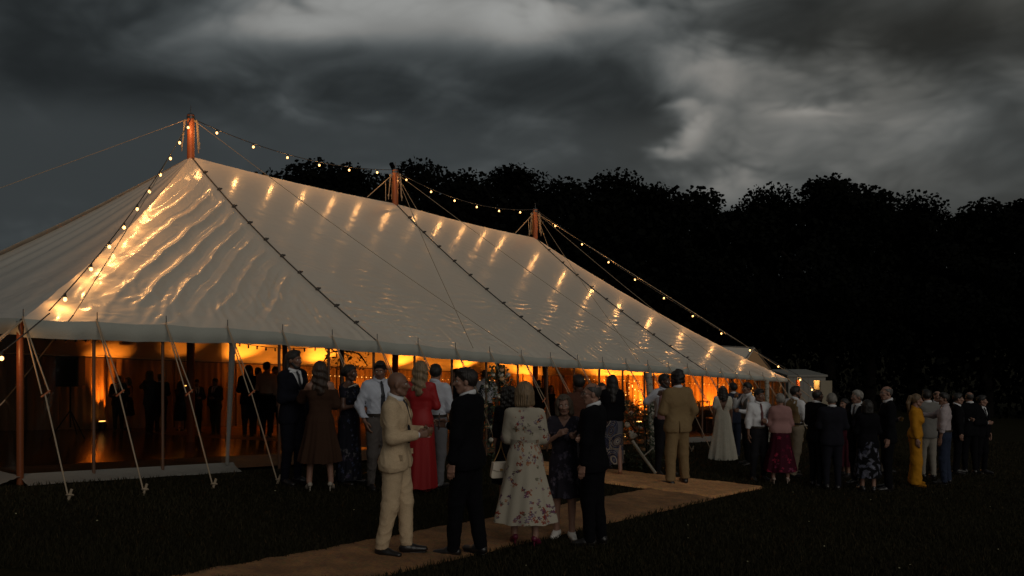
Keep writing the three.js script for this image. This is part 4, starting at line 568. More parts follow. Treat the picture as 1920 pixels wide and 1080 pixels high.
// ───────────────────────── the guests ─────────────────────────
const blob = (c, x, y, r, n, col) => { c.fillStyle = col; for (let i = 0; i < n; i++) { const a = i * 6.283 / n + rnd(), q = r * rr(0.4, 0.8); c.beginPath(); c.ellipse(x + Math.cos(a) * q, y + Math.sin(a) * q, r * rr(0.35, 0.6), r * rr(0.2, 0.4), a, 0, 7); c.fill(); } };
const pick = (a) => a[Math.floor(rnd() * a.length)];
const PR = {
  whiteFloral: canvasTex(1024, 1024, (c, w, h) => { c.fillStyle = '#a39c8d'; c.fillRect(0, 0, w, h); for (let i = 0; i < 46; i++) { const x = rnd() * w, y = rnd() * h; for (let k = 0; k < 9; k++) blob(c, x + rr(-60, 60), y + rr(-70, 70), rr(7, 24), 5, pick(['rgba(92,48,80,.75)', 'rgba(120,44,30,.8)', 'rgba(86,70,96,.6)', 'rgba(70,66,50,.6)', 'rgba(140,70,30,.7)', 'rgba(60,34,60,.8)'])); } }),
  darkFloral: canvasTex(512, 512, (c, w, h) => { c.fillStyle = '#15161f'; c.fillRect(0, 0, w, h); for (let i = 0; i < 120; i++) blob(c, rnd() * w, rnd() * h, rr(7, 22), 5, pick(['rgba(120,118,120,.5)', 'rgba(70,80,110,.6)', 'rgba(90,90,84,.45)', 'rgba(60,50,70,.6)'])); }),
  greyFloral: canvasTex(512, 512, (c, w, h) => { c.fillStyle = '#2a2730'; c.fillRect(0, 0, w, h); for (let i = 0; i < 100; i++) blob(c, rnd() * w, rnd() * h, rr(9, 28), 6, pick(['rgba(110,100,112,.5)', 'rgba(30,28,40,.7)', 'rgba(84,80,96,.5)'])); }),
  burgundy: canvasTex(512, 512, (c, w, h) => { c.fillStyle = '#3a0a1c'; c.fillRect(0, 0, w, h); for (let i = 0; i < 60; i++) { const x = rnd() * w, y = rnd() * h; blob(c, x, y, rr(10, 22), 6, pick(['rgba(150,40,66,.75)', 'rgba(130,66,90,.6)', 'rgba(90,16,40,.8)'])); } }),
  leafPrint: canvasTex(512, 512, (c, w, h) => { c.fillStyle = '#07070a'; c.fillRect(0, 0, w, h); for (let i = 0; i < 110; i++) { c.save(); c.translate(rnd() * w, rnd() * h); c.rotate(rnd() * 6.3); c.fillStyle = pick(['rgba(120,122,136,.75)', 'rgba(84,86,104,.8)']); for (let k = 0; k < 4; k++) { c.beginPath(); c.ellipse(0, k * 13 - 22, 20, 4, 0.7, 0, 7); c.fill(); } c.restore(); } }),
  swirl: canvasTex(512, 512, (c, w, h) => { c.fillStyle = '#5d5b5f'; c.fillRect(0, 0, w, h); for (let i = 0; i < 22; i++) { const x = rnd() * w, y = rnd() * h; for (let k = 5; k > 0; k--) { c.strokeStyle = pick(['#1c2238', '#8c8378', '#3a2a28', '#27324e', '#6f6254']); c.lineWidth = 9; c.beginPath(); c.ellipse(x, y, k * 13, k * 20, i, 0, 7); c.stroke(); } } }),
  palms: canvasTex(512, 512, (c, w, h) => { c.fillStyle = '#a8aab0'; c.fillRect(0, 0, w, h); for (let i = 0; i < 34; i++) { c.save(); c.translate(rnd() * w, rnd() * h); c.rotate(rnd() * 6.3); c.strokeStyle = '#0e1116'; c.lineWidth = 9; for (let k = -2; k < 3; k++) { c.beginPath(); c.moveTo(0, 0); c.quadraticCurveTo(k * 14, 30, k * 30, 60); c.stroke(); } c.restore(); } }),
  lace: canvasTex(512, 512, (c, w, h) => { c.fillStyle = '#c9c3b3'; c.fillRect(0, 0, w, h); for (let i = 0; i < 900; i++) { c.strokeStyle = `rgba(150,142,126,${rr(0.1, 0.4)})`; c.lineWidth = 2; c.beginPath(); c.arc(rnd() * w, rnd() * h, rr(3, 14), 0, rr(2, 6)); c.stroke(); } }),
  tweed: canvasTex(256, 256, (c, w, h) => { c.fillStyle = '#857050'; c.fillRect(0, 0, w, h); for (let i = 0; i < 9000; i++) { c.fillStyle = pick(['rgba(60,46,30,.35)', 'rgba(150,130,100,.35)', 'rgba(100,80,50,.3)']); c.fillRect(rnd() * w, rnd() * h, 3, 1.5); } }),
};
PR.tweed.repeat.set(3, 3);
PR.linen = canvasTex(256, 256, (c, w, h) => { c.fillStyle = '#bfa98a'; c.fillRect(0, 0, w, h); for (let i = 0; i < 7000; i++) { c.fillStyle = pick(['rgba(130,110,84,.12)', 'rgba(215,198,168,.14)', 'rgba(150,130,100,.12)']); if (i % 2) c.fillRect(rnd() * w, rnd() * h, rr(4, 16), 1.4); else c.fillRect(rnd() * w, rnd() * h, 1.4, rr(4, 16)); } }); PR.linen.repeat.set(3, 3);
const navy = fabric(0.005, 0.0055, 0.010), blackS = fabric(0.0028, 0.0028, 0.0042), white = fabric(0.60, 0.61, 0.63, 0.8), offw = fabric(0.52, 0.5, 0.47, 0.8), beige = printed(PR.linen, 0.9, 1), charcoal = fabric(0.012, 0.0115, 0.014), darkTie = fabric(0.008, 0.009, 0.014, 0.5), greyT = fabric(0.085, 0.075, 0.07), chino = fabric(0.28, 0.23, 0.165), brownBelt = fabric(0.02, 0.013, 0.008, 0.5), tweed = printed(PR.tweed, 0.9, 0.95);
const dk = [0.012, 0.009, 0.007], br = [0.045, 0.024, 0.013], bl = [0.30, 0.205, 0.11], gy = [0.26, 0.24, 0.21], wh = [0.34, 0.32, 0.29];
const suit = (m, x) => ({ trousers: m, shirt: white, jacket: m, tie: darkTie, ...x });
const G = {};
G.longhair = makePerson({ x: 549, head: 657, feet: 908, yaw: 62, headYaw: 8, hair: 'short', hairCol: dk, beard: true, arms: ['down', 'drink'], wear: suit(navy, { open: 0.40 }), skin: 'tan', label: 'tall bearded man in dark suit and tie facing the woman in brown beside him' });
{ const h = hairMat(...dk); const m = part('hair', netMesh([ell([0, 0.0, -0.06], [0.082, 0.11, 0.06]), cap([-0.05, -0.02, -0.07], [-0.055, -0.10, -0.07], 0.035), cap([0.05, -0.02, -0.07], [0.055, -0.10, -0.07], 0.035)], 0.006, 0.008), h, G.longhair.root); m.position.set(0, 1.655, 0.022); m.rotation.y = 0.14; }
G.brown = makePerson({ x: 600, head: 677, feet: 920, yaw: -168, fem: true, heel: true, hair: 'wavy', hairCol: br, arms: ['mouth', 'belly'], stance: [0.15, 0.0, -0.02], wear: { bodice: fabric(0.040, 0.020, 0.012), sleeve: 1.15, slG: 0.035, waist: 1.06, neck: (x, y, z) => y - 1.385 + 0.1 * Math.abs(x), skirt: fabric(0.040, 0.020, 0.012), hemline: 0.36, flareW: 0.27, folds: 8, fold: 0.03, shoes: fabric(0.34, 0.30, 0.25, 0.4) }, label: 'woman with long wavy brown hair in off-shoulder brown dress, seen from behind' });
G.darkdress = makePerson({ x: 655, head: 683, feet: 908, yaw: 68, fem: true, hair: 'updo', hairCol: dk, skin: 'brown', arms: ['chest', 'belly'], wear: { bodice: printed(PR.darkFloral), sleeve: 0.35, slG: 0.02, waist: 1.05, skirt: printed(PR.darkFloral), hemline: 0.07, flareW: 0.20, fold: 0.02, extra: ({ root, y, part }) => { const n = new THREE.TorusGeometry(0.088, 0.008, 6, 22); n.rotateX(1.15); n.translate(0, y(1.44), 0.052); part('necklace', n, fabric(0.5, 0.48, 0.42, 0.3), root); } }, label: 'woman in long dark patterned dress and pale necklace facing right' });
G.tieman = makePerson({ x: 711, head: 677, feet: 918, yaw: 32, headYaw: -35, headPitch: 12, hair: 'short', hairCol: dk, skin: 'tan', arms: ['drink', 'pocket'], wear: { trousers: greyT, shirt: fabric(0.45, 0.48, 0.55, 0.8), tie: darkTie, belt: brownBelt }, wrinkle: 1.6, label: 'man in white shirt and dark tie looking down, behind the beige suit' });
G.beige = makePerson({ x: 743, head: 697, feet: 1040, yaw: 82, headYaw: 6, hair: 'bald', skin: 'tan', arms: ['drink', 'drink'], stance: [0.085, 0.10, -0.10], wear: { trousers: beige, shirt: white, jacket: beige, tie: darkTie, open: 0.30, hem: 0.815, flare: 0.03, pocketFlap: true, vent: true, ventX: -0.085, crop: 0.06, wide: 0.024 }, wrinkle: 1.3, label: 'bald man in pale beige suit facing right on the near hessian path' });
G.red = makePerson({ x: 788, head: 676, feet: 920, yaw: 172, fem: true, hair: 'wavy', hairCol: bl, arms: ['belly', 'belly'], wear: { bodice: fabric(0.30, 0.010, 0.012, 0.6), sleeve: 1.95, slG: 0.02, waist: 1.10, skirt: fabric(0.30, 0.010, 0.012, 0.6), hemline: 0.04, flareW: 0.21, fold: 0.016, folds: 6, shoes: fabric(0.2, 0.01, 0.012, 0.5) }, label: 'blonde woman in long red gown seen from behind' });
G.behindred = makePerson({ x: 816, head: 683, feet: 914, yaw: 155, headYaw: 20, hair: 'short', hairCol: dk, arms: ['belly', 'drink'], wear: { trousers: fabric(0.13, 0.13, 0.14), shirt: fabric(0.45, 0.48, 0.54, 0.8), belt: brownBelt }, label: 'dark-haired man in pale shirt and grey trousers half hidden behind the red gown' });
G.phone = makePerson({ x: 876, head: 690, feet: 1041, yaw: -112, headYaw: 28, hair: 'short', hairCol: [0.018, 0.011, 0.008], arms: ['down', 'phone'], stance: [0.09, 0.12, -0.08], fat: 1.08, wear: suit(blackS, { open: 0.3, flare: 0.025, hem: 0.82, wide: 0.022 }), label: 'man in black suit facing left and holding a phone on the near path' });
G.hiddenLeft = makePerson({ x: 856, head: 690, s: 92, yaw: -60, hair: 'curly', hairCol: dk, wear: suit(charcoal), label: 'dark figure mostly hidden beside the face of the man with the phone' });
G.palms = makePerson({ x: 909, head: 693, s: 90, yaw: 175, hair: 'receding', hairCol: [0.06, 0.05, 0.04], skin: 'tan', arms: ['belly', 'belly'], wear: { trousers: charcoal, shirt: printed(PR.palms), sleeve: 0.9, untuck: 0.92 }, label: 'man in white shirt printed with dark palm leaves, back turned under the eave' });
G.curl = makePerson({ x: 954, head: 722, s: 150, yaw: 160, fem: true, hair: 'curly', hairCol: dk, wear: { bodice: blackS, sleeve: 1.9, waist: 1.05, skirt: blackS, hemline: 0.4, flareW: 0.2 }, label: 'woman with dark curly hair mostly hidden behind the white floral dress' });
G.floral = makePerson({ x: 984, head: 716, feet: 1024, yaw: 176, headYaw: -14, fem: true, heel: true, fat: 1.08, hair: 'bob', hairCol: [0.27, 0.18, 0.095], arms: ['folded', 'folded'], stance: [0.12, 0.05, -0.03], wear: { bodice: printed(PR.whiteFloral), sleeve: 1.55, slG: 0.028, puff: 0.015, waist: 1.09, skirt: printed(PR.whiteFloral), hemline: 0.235, flareW: 0.315, fold: 0.036, folds: 5, sash: printed(PR.whiteFloral, 0.8, 0.7), shoes: fabric(0.11, 0.008, 0.03, 0.4) }, label: 'woman with blonde bob in white floral midi dress, back to the camera' });
G.sneakers = makePerson({ x: 1058, head: 739, feet: 1007, yaw: -8, headYaw: 2, headRoll: 4, fem: true, fat: 1.05, hair: 'bob', hairCol: [0.12, 0.085, 0.055], arms: ['round', 'chest'], stance: [0.10, 0.06, 0.0], skin: 'light', wear: { bodice: printed(PR.greyFloral), sleeve: 0.4, slG: 0.022, waist: 1.05, skirt: printed(PR.greyFloral), hemline: 0.50, flareW: 0.19, fold: 0.016, shoes: fabric(0.62, 0.6, 0.56, 0.5), lowShoe: true, neck: (x, y, z) => z > 0 ? (y - 1.37) * 0.65 - Math.abs(x) : y - 1.50 }, label: 'older woman facing the camera in dark patterned dress and white trainers' });
G.baldglasses = makePerson({ x: 1112, head: 718, feet: 1021, yaw: -112, headYaw: 30, hair: 'receding', hairCol: [0.05, 0.045, 0.04], glasses: true, fat: 1.08, arms: ['down', 'belly'], stance: [0.09, 0.03, -0.05], wear: suit(blackS, { flare: 0.03, wide: 0.022 }), label: 'balding man with glasses in black suit facing left beside the woman in trainers' });
G.brownjacket = makePerson({ x: 1086, head: 703, s: 128, yaw: -150, headYaw: -10, hair: 'short', hairCol: dk, skin: 'brown', fat: 1.1, arms: ['belly', 'belly'], wear: { trousers: charcoal, shirt: fabric(0.07, 0.03, 0.02), untuck: 0.85 }, label: 'dark-haired man in rust-brown shirt, back turned, above the bald man in glasses' });
G.blackjacket = makePerson({ x: 1148, head: 703, feet: 890, yaw: 182, fem: true, heel: true, hair: 'long', hairCol: dk, arms: ['folded', 'folded'], stance: [0.12, 0.06, -0.16], wear: { jacket: blackS, open: 0, hem: 0.93, trousers: undefined, bodice: blackS, waist: 1.0, skirt: printed(PR.swirl), hemline: 0.16, flareW: 0.19, fold: 0.02, shoes: fabric(0.3, 0.14, 0.08, 0.5) }, label: 'woman with long dark hair in black jacket and swirl-patterned long skirt' });
G.facewoman = makePerson({ x: 1128, head: 717, s: 102, yaw: 15, fem: true, hair: 'long', hairCol: br, arms: ['belly', 'belly'], wear: { bodice: charcoal, sleeve: 1.9, waist: 1.05, skirt: charcoal, hemline: 0.3, flareW: 0.2 }, label: 'woman facing the camera over the shoulder of the long-haired woman in black' });
G.turban = makePerson({ x: 1270, head: 691, feet: 909, yaw: -158, headYaw: 16, hair: 'topknot', hairCol: [0.012, 0.010, 0.010], skin: 'brown', beard: true, fat: 1.12, arms: ['belly', 'pocket'], stance: [0.16, -0.04, 0.05], wear: { trousers: tweed, shirt: white, jacket: tweed, open: 0.3, hem: 0.82, flare: 0.03, vent: true, ventX: 0.05, wide: 0.034, crop: 0.07 }, wrinkle: 1.4, label: 'man in tan tweed suit with large dark wound headwear, seen from behind' });
G.pinkvest = makePerson({ x: 1245, head: 701, s: 105, yaw: 28, headYaw: 20, hair: 'short', hairCol: dk, beard: true, skin: 'brown', arms: ['belly', 'wide'], wear: { trousers: charcoal, shirt: fabric(0.45, 0.46, 0.5, 0.8), waistcoat: fabric(0.22, 0.12, 0.12) }, label: 'bearded man in pinkish waistcoat raising one shirt-sleeved arm beside the tweed suit' });
G.bride = makePerson({ x: 1355, head: 721, feet: 862, yaw: 176, headYaw: 12, fem: true, hair: 'long', hairCol: [0.022, 0.013, 0.009], skin: 'tan', arms: ['down', 'down'], wear: { bodice: printed(PR.lace), sleeve: 0.62, slG: 0.02, puff: 0.012, waist: 1.13, skirt: printed(PR.lace), hemline: 0.01, flareW: 0.30, fold: 0.035, folds: 9, neck: (x, y, z) => z < 0 ? Math.max(y - 1.50, (y - 1.14) * 0.34 - Math.abs(x) - 0.0) : y - 1.42, shoes: white }, label: 'bride with dark hair in long white gown with deep open back' });
G.bride.root.children.find((c) => c.name === 'hair').scale.set(1, 0.68, 1);
G.groom = makePerson({ x: 1375, head: 718, s: 84, yaw: 178, headYaw: 25, hair: 'short', hairCol: dk, skin: 'tan', wear: suit(fabric(0.016, 0.02, 0.035)), label: 'man in navy suit standing close beside the bride' });
G.drinker = makePerson({ x: 1402, head: 717, feet: 872, yaw: -78, headYaw: 6, hair: 'short', hairCol: dk, skin: 'tan', arms: ['drink', 'mouth'], wear: { trousers: charcoal, shirt: white, waistcoat: fabric(0.10, 0.095, 0.085) }, label: 'man in white shirt and grey waistcoat facing left, drinking, right of the bride' });
G.redtie = makePerson({ x: 1423, head: 729, feet: 901, yaw: 12, headYaw: 18, hair: 'short', hairCol: dk, skin: 'tan', fat: 1.06, arms: ['belly', 'down'], wear: { trousers: charcoal, shirt: white, tie: fabric(0.09, 0.018, 0.018, 0.5), belt: brownBelt }, wrinkle: 1.6, label: 'man in white shirt and dark red tie facing the camera' });
G.pinkjacket = makePerson({ x: 1463, head: 738, feet: 906, yaw: 172, headYaw: 10, fem: true, heel: true, fat: 1.06, hair: 'grey_short', hairCol: wh, arms: ['belly', 'belly'], stance: [0.15, -0.06, 0.03], wear: { jacket: fabric(0.30, 0.165, 0.155), open: 0, hem: 0.97, flare: 0.02, bodice: fabric(0.30, 0.165, 0.155), waist: 1.02, skirt: printed(PR.burgundy), hemline: 0.20, flareW: 0.29, fold: 0.035, shoes: fabric(0.4, 0.3, 0.25, 0.5) }, label: 'grey-haired woman in pink jacket and burgundy flowered skirt, back turned' });
G.vest = makePerson({ x: 1491, head: 724, feet: 892, yaw: 118, headYaw: -28, hair: 'short', hairCol: dk, beard: true, skin: 'tan', arms: ['drink', 'drink'], stance: [0.09, 0.10, -0.12], wear: { trousers: chino, shirt: white, waistcoat: tweed, belt: brownBelt, wide: 0.024 }, wrinkle: 1.8, label: 'man in tan waistcoat, white shirt and chinos facing right' });
G.suitA = makePerson({ x: 1532, head: 730, feet: 912, yaw: 120, headYaw: -6, hair: 'receding', hairCol: dk, skin: 'brown', arms: ['drink', 'drink'], wear: suit(blackS), label: 'short-haired man in black suit before the lit cabin door' });
G.suitB = makePerson({ x: 1560, head: 737, feet: 917, yaw: 172, headYaw: -12, hair: 'grey_short', hairCol: gy, fat: 1.08, arms: ['drink', 'belly'], wear: suit(fabric(0.010, 0.010, 0.015)), label: 'grey-haired man in dark suit, back turned, right of the cabin door' });
G.cigarette = makePerson({ x: 1584, head: 747, s: 96, yaw: -62, fem: true, hair: 'updo', hairCol: dk, arms: ['mouth', 'mouth'], wear: { bodice: charcoal, sleeve: 1.6, waist: 1.05, skirt: fabric(0.06, 0.012, 0.02), hemline: 0.25, flareW: 0.2 }, label: 'dark-haired woman with hand at her mouth, between two grey-haired guests' });
G.greyglasses = makePerson({ x: 1608, head: 731, s: 103, yaw: -58, headYaw: -22, hair: 'grey_short', hairCol: wh, glasses: true, arms: ['down', 'drink'], wear: suit(blackS), label: 'white-haired man with glasses looking left behind the leaf-print skirt' });
G.leafskirt = makePerson({ x: 1627, head: 749, feet: 921, yaw: 176, fem: true, fat: 1.1, hair: 'bob', hairCol: dk, arms: ['belly', 'belly'], wear: { jacket: blackS, open: 0, hem: 0.82, bodice: blackS, waist: 1.0, skirt: printed(PR.leafPrint), hemline: 0.27, flareW: 0.235, fold: 0.02 }, label: 'woman in black top and black skirt printed with grey leaves, back turned' });
G.suitC = makePerson({ x: 1664, head: 724, feet: 919, yaw: -100, headYaw: 18, hair: 'receding', hairCol: [0.10, 0.09, 0.08], glasses: true, arms: ['down', 'drink'], wear: suit(blackS, { wide: 0.02 }), label: 'tall man with glasses in black suit facing left, right of the leaf-print skirt' });
G.glasshand = makePerson({ x: 1662, head: 744, s: 90, yaw: 60, hair: 'short', hairCol: dk, arms: ['side', 'down'], wear: { trousers: fabric(0.2, 0.19, 0.17), shirt: white, jacket: charcoal }, label: 'man in dark jacket and pale trousers hidden behind the tall man, glass held out' });
G.mustard = makePerson({ x: 1717, head: 738, feet: 910, yaw: 62, headYaw: 20, fem: true, hair: 'ponytail', hairCol: [0.19, 0.12, 0.06], arms: ['down', 'down'], stance: [0.10, -0.02, 0.02], wear: { jacket: fabric(0.42, 0.185, 0.012, 0.75), hem: 0.92, open: 0.2, jsleeve: 1.8, bodice: charcoal, trousers: fabric(0.42, 0.185, 0.012, 0.75), wide: 0.075, crop: 0.025, shoes: fabric(0.3, 0.13, 0.01) }, wrinkle: 1.6, label: 'woman with blonde ponytail in mustard yellow jacket and wide trousers' });
G.greyblazer = makePerson({ x: 1739, head: 731, s: 92, yaw: -172, headYaw: -25, hair: 'short', hairCol: dk, arms: ['belly', 'belly'], wear: { trousers: fabric(0.22, 0.2, 0.17), shirt: white, jacket: fabric(0.15, 0.145, 0.135) }, label: 'man in grey blazer and pale trousers behind the mustard outfit, back turned' });
G.jeans = makePerson({ x: 1771, head: 736, feet: 907, yaw: -122, headYaw: 34, hair: 'short', hairCol: dk, skin: 'tan', fat: 1.08, arms: ['down', 'reach'], wear: { trousers: fabric(0.022, 0.030, 0.055), shirt: fabric(0.36, 0.31, 0.32, 0.8), belt: brownBelt, wide: 0.024 }, wrinkle: 1.8, label: 'man in pale pink shirt and blue jeans reaching out to the left' });
G.behindbald = makePerson({ x: 1757, head: 733, s: 86, yaw: 10, hair: 'receding', hairCol: dk, wear: suit(charcoal), label: 'balding man half hidden behind the head of the man in jeans' });
G.farA = makePerson({ x: 1795, head: 737, s: 86, yaw: 70, hair: 'short', hairCol: dk, arms: ['drink', 'down'], wear: suit(blackS), label: 'man in black suit facing right, leftmost of the last three at the dark field edge' });
G.farB = makePerson({ x: 1818, head: 735, feet: 887, yaw: 178, hair: 'receding', hairCol: [0.06, 0.05, 0.045], arms: ['belly', 'belly'], fat: 1.05, wear: suit(blackS), label: 'balding man in black suit, back turned, middle of the last three' });
G.farC = makePerson({ x: 1840, head: 741, feet: 888, yaw: 30, headYaw: 25, hair: 'short', hairCol: dk, arms: ['down', 'belly'], wear: suit(blackS), label: 'man in black suit at the far right end of the crowd' });
// guests inside, dark against the lit drapes
const inn = (x, head, s, yaw, hair, wear, label, fem, arms) => makePerson({ x, head, s, yaw, hair, fem, hairCol: dk, wear, label, arms });
inn(466, 684, 78, 175, 'bob', { trousers: charcoal, jacket: blackS, open: 0 }, 'dark dancer at the left of the group inside the open side', false, ['belly', 'down']);
inn(484, 689, 76, -160, 'short', { trousers: charcoal, shirt: fabric(0.2, 0.12, 0.08), belt: brownBelt }, 'second dancer from the left inside the open side, brown shirt', false, ['down', 'belly']);
inn(500, 679, 80, 165, 'short', { trousers: blackS, shirt: fabric(0.3, 0.2, 0.14), belt: brownBelt }, 'tallest dancer inside the open side, light brown shirt', false, ['belly', 'down']);
inn(516, 687, 74, 20, 'short', { trousers: blackS, shirt: fabric(0.12, 0.08, 0.07) }, 'dancer just left of the bearded man, inside the tent', false, ['belly', 'down']);
inn(222, 704, 74, 20, 'short', suit(blackS), 'dark silhouette beside the glowing drape behind clear wall', false, ['down', 'drink']);
inn(240, 707, 73, -30, 'bob', { bodice: blackS, waist: 1.05, skirt: blackS, hemline: 0.5, flareW: 0.2 }, 'second silhouette right of the glowing drape behind clear wall', true, ['drink', 'down']);
inn(281, 694, 76, 150, 'curly', { trousers: blackS, jacket: blackS, open: 0 }, 'tall big-haired silhouette left of the clear wall middle pole', false, ['wide', 'belly']);
inn(301, 701, 74, -140, 'short', suit(blackS), 'silhouette touching the left side of the clear wall middle pole', false, ['down', 'belly']);
inn(338, 714, 72, 170, 'long', { bodice: blackS, waist: 1.05, skirt: blackS, hemline: 0.4, flareW: 0.2 }, 'long-haired silhouette just right of the clear wall middle pole', true, ['down', 'down']);
inn(368, 711, 73, 40, 'short', suit(blackS), 'silhouette under the third pair of guy ropes behind clear wall', false, ['belly', 'down']);
inn(404, 709, 75, -20, 'short', suit(charcoal), 'silhouette beside the gathered curtain behind the clear wall', false, ['drink', 'down']);
inn(1010, 713, 66, 150, 'short', suit(blackS), 'small dark silhouette inside, above the head of the woman with blonde bob', false, ['down', 'down']);
inn(1033, 722, 64, 20, 'long', { bodice: blackS, waist: 1.05, skirt: blackS, hemline: 0.4, flareW: 0.2 }, 'small long-haired silhouette inside, above the woman in trainers', true, ['down', 'down']);

// held things
glassAt(G.beige.grip(0), 'tumbler held by the bald man in the beige suit');
glassAt(G.suitC.grip(1), 'amber drink held by the tall man in glasses', false, 0.8);
glassAt(G.glasshand.grip(0), 'glass of amber beer held out behind the tall man in black', false, 0.8);
glassAt(G.darkdress.grip(1), 'wine glass held by the woman in the dark patterned dress', true);
glassAt(G.drinker.grip(1), 'glass raised to the mouth of the man in grey waistcoat');
glassAt(G.vest.grip(1), 'glass held by the man in tan waistcoat', true);
glassAt(G.longhair.grip(1), 'glass held by the tall bearded man');
glassAt(G.jeans.grip(1), 'wine glass held by the man in jeans', true);
{ const P = G.phone.grip(1), t = thing('mobile_phone', 'dark phone held by the man in the black suit', 'phone', P); t.rotation.set(-0.5, -1.4, 0.1); const b = new THREE.BoxGeometry(0.074, 0.15, 0.009, 2, 4, 1); part('phone_case', b, fabric(0.06, 0.03, 0.03, 0.4, 0), t); const sc = new THREE.PlaneGeometry(0.066, 0.138); sc.translate(0, 0, 0.0052); part('phone_screen', sc, new THREE.MeshStandardMaterial({ color: C(0.02, 0.02, 0.025), roughness: 0.1 }), t); t.position.y += 0.02; }
{ // handbag on a chain
  const [X, d] = atScale(938, 179), top = W(X + 0.01, d, 1.06), t = thing('handbag', 'small white handbag hanging at the side of the floral dress', 'handbag', W(X, d, 0.68));
  const sh = new THREE.Shape(); sh.moveTo(-0.085, 0); sh.lineTo(0.085, 0); sh.quadraticCurveTo(0.1, 0, 0.098, 0.02); sh.lineTo(0.078, 0.15); sh.lineTo(-0.078, 0.15); sh.lineTo(-0.098, 0.02); sh.quadraticCurveTo(-0.1, 0, -0.085, 0);
  const bg = new THREE.ExtrudeGeometry(sh, { depth: 0.05, bevelEnabled: true, bevelSize: 0.008, bevelThickness: 0.012, bevelSegments: 3 }); bg.translate(0, 0, -0.025); part('bag_body', bg, fabric(0.60, 0.54, 0.44, 0.5), t);
  const fl = new THREE.ExtrudeGeometry((() => { const s2 = new THREE.Shape(); s2.moveTo(-0.082, 0.155); s2.lineTo(0.082, 0.155); s2.lineTo(0.088, 0.09); s2.quadraticCurveTo(0, 0.05, -0.088, 0.09); return s2; })(), { depth: 0.008, bevelEnabled: true, bevelSize: 0.003, bevelThickness: 0.003, bevelSegments: 2 }); fl.translate(0, 0, 0.042); part('flap', fl, fabric(0.56, 0.5, 0.41, 0.5), t);
  const cl = new THREE.BoxGeometry(0.03, 0.018, 0.008); cl.translate(0, 0.085, 0.056); part('clasp', cl, new THREE.MeshStandardMaterial({ color: C(0.7, 0.45, 0.15), roughness: 0.3, metalness: 1 }), t);
  const h = top.clone().sub(t.position); part('chain', mergeGeometries([tube([V(-0.07, 0.155, 0), h.clone().multiplyScalar(0.7).add(V(-0.012, 0.03, 0)), h], 0.005), tube([V(0.07, 0.155, 0), h.clone().multiplyScalar(0.7).add(V(0.012, 0.03, 0)), h], 0.005)]), new THREE.MeshStandardMaterial({ color: C(0.6, 0.4, 0.18), roughness: 0.35, metalness: 1 }), t);
  t.rotation.y = 0.25;
}

// ───────────────────────── flowers, poles and fittings about the tent ─────────────────────────
const leafGeo = (() => { const g = new THREE.BufferGeometry(); g.setAttribute('position', new THREE.Float32BufferAttribute([0, 0, 0, 0.28, 0.45, 0.08, 0, 1, 0, -0.28, 0.45, 0.08, 0, 0.5, 0], 3)); g.setAttribute('uv', new THREE.Float32BufferAttribute([0, 0, 1, 0.5, 0.5, 1, 0, 0.5, 0.5, 0.5], 2)); g.setIndex([0, 1, 4, 1, 2, 4, 2, 3, 4, 3, 0, 4]); g.computeVertexNormals(); return g; })();
function scatter(base, pts) { return mergeGeometries(pts.map((m) => base.clone().applyMatrix4(m))); }
const mat4 = (p, e, s) => new THREE.Matrix4().compose(p, new THREE.Quaternion().setFromEuler(e), typeof s === 'number' ? V(s, s, s) : s);
const roseGeo = (() => { const g = []; for (let k = 0; k < 11; k++) { const R = 0.35 + 0.65 * k / 11, s = new THREE.SphereGeometry(1, 6, 4, 0, 2.2, 0.5, 1.25); s.scale(R, R * 0.9, R); s.rotateX(0.25 * (k / 11)); s.rotateY(k * 2.4); g.push(s); } g.push(new THREE.SphereGeometry(0.3, 6, 5)); return mergeGeometries(g); })();
function flowers(label, P, shape, nLeaf, nRose, stems, dens = 0.07) {   // shape(i) -> point
  const t = thing('flower_arrangement', label, 'flowers', P), L = [], S = [];
  for (let i = 0; i < nLeaf; i++) { const p = shape(); L.push(mat4(p, new THREE.Euler(rr(-2, 2), rr(0, 6.3), rr(-2, 2)), V(rr(0.6, 1) * dens, rr(0.8, 1.6) * dens, dens))); }
  const f = part('foliage', scatter(leafGeo, L), M.leaf, t); f.userData.kind = 'stuff';
  for (let i = 0; i < nRose; i++) { const p = shape(), r = part('rose', roseGeo, i % 4 === 3 ? M.peach : M.petal, t); p.z += 0.12; r.position.copy(p); r.scale.setScalar(rr(0.035, 0.062)); r.rotation.set(rr(0.5, 1.6), rr(0, 6), 0); }
  for (const s of stems) S.push(tube(s, 0.012, 8)); if (S.length) part('stems', mergeGeometries(S), M.trunk, t);
  return t;
}
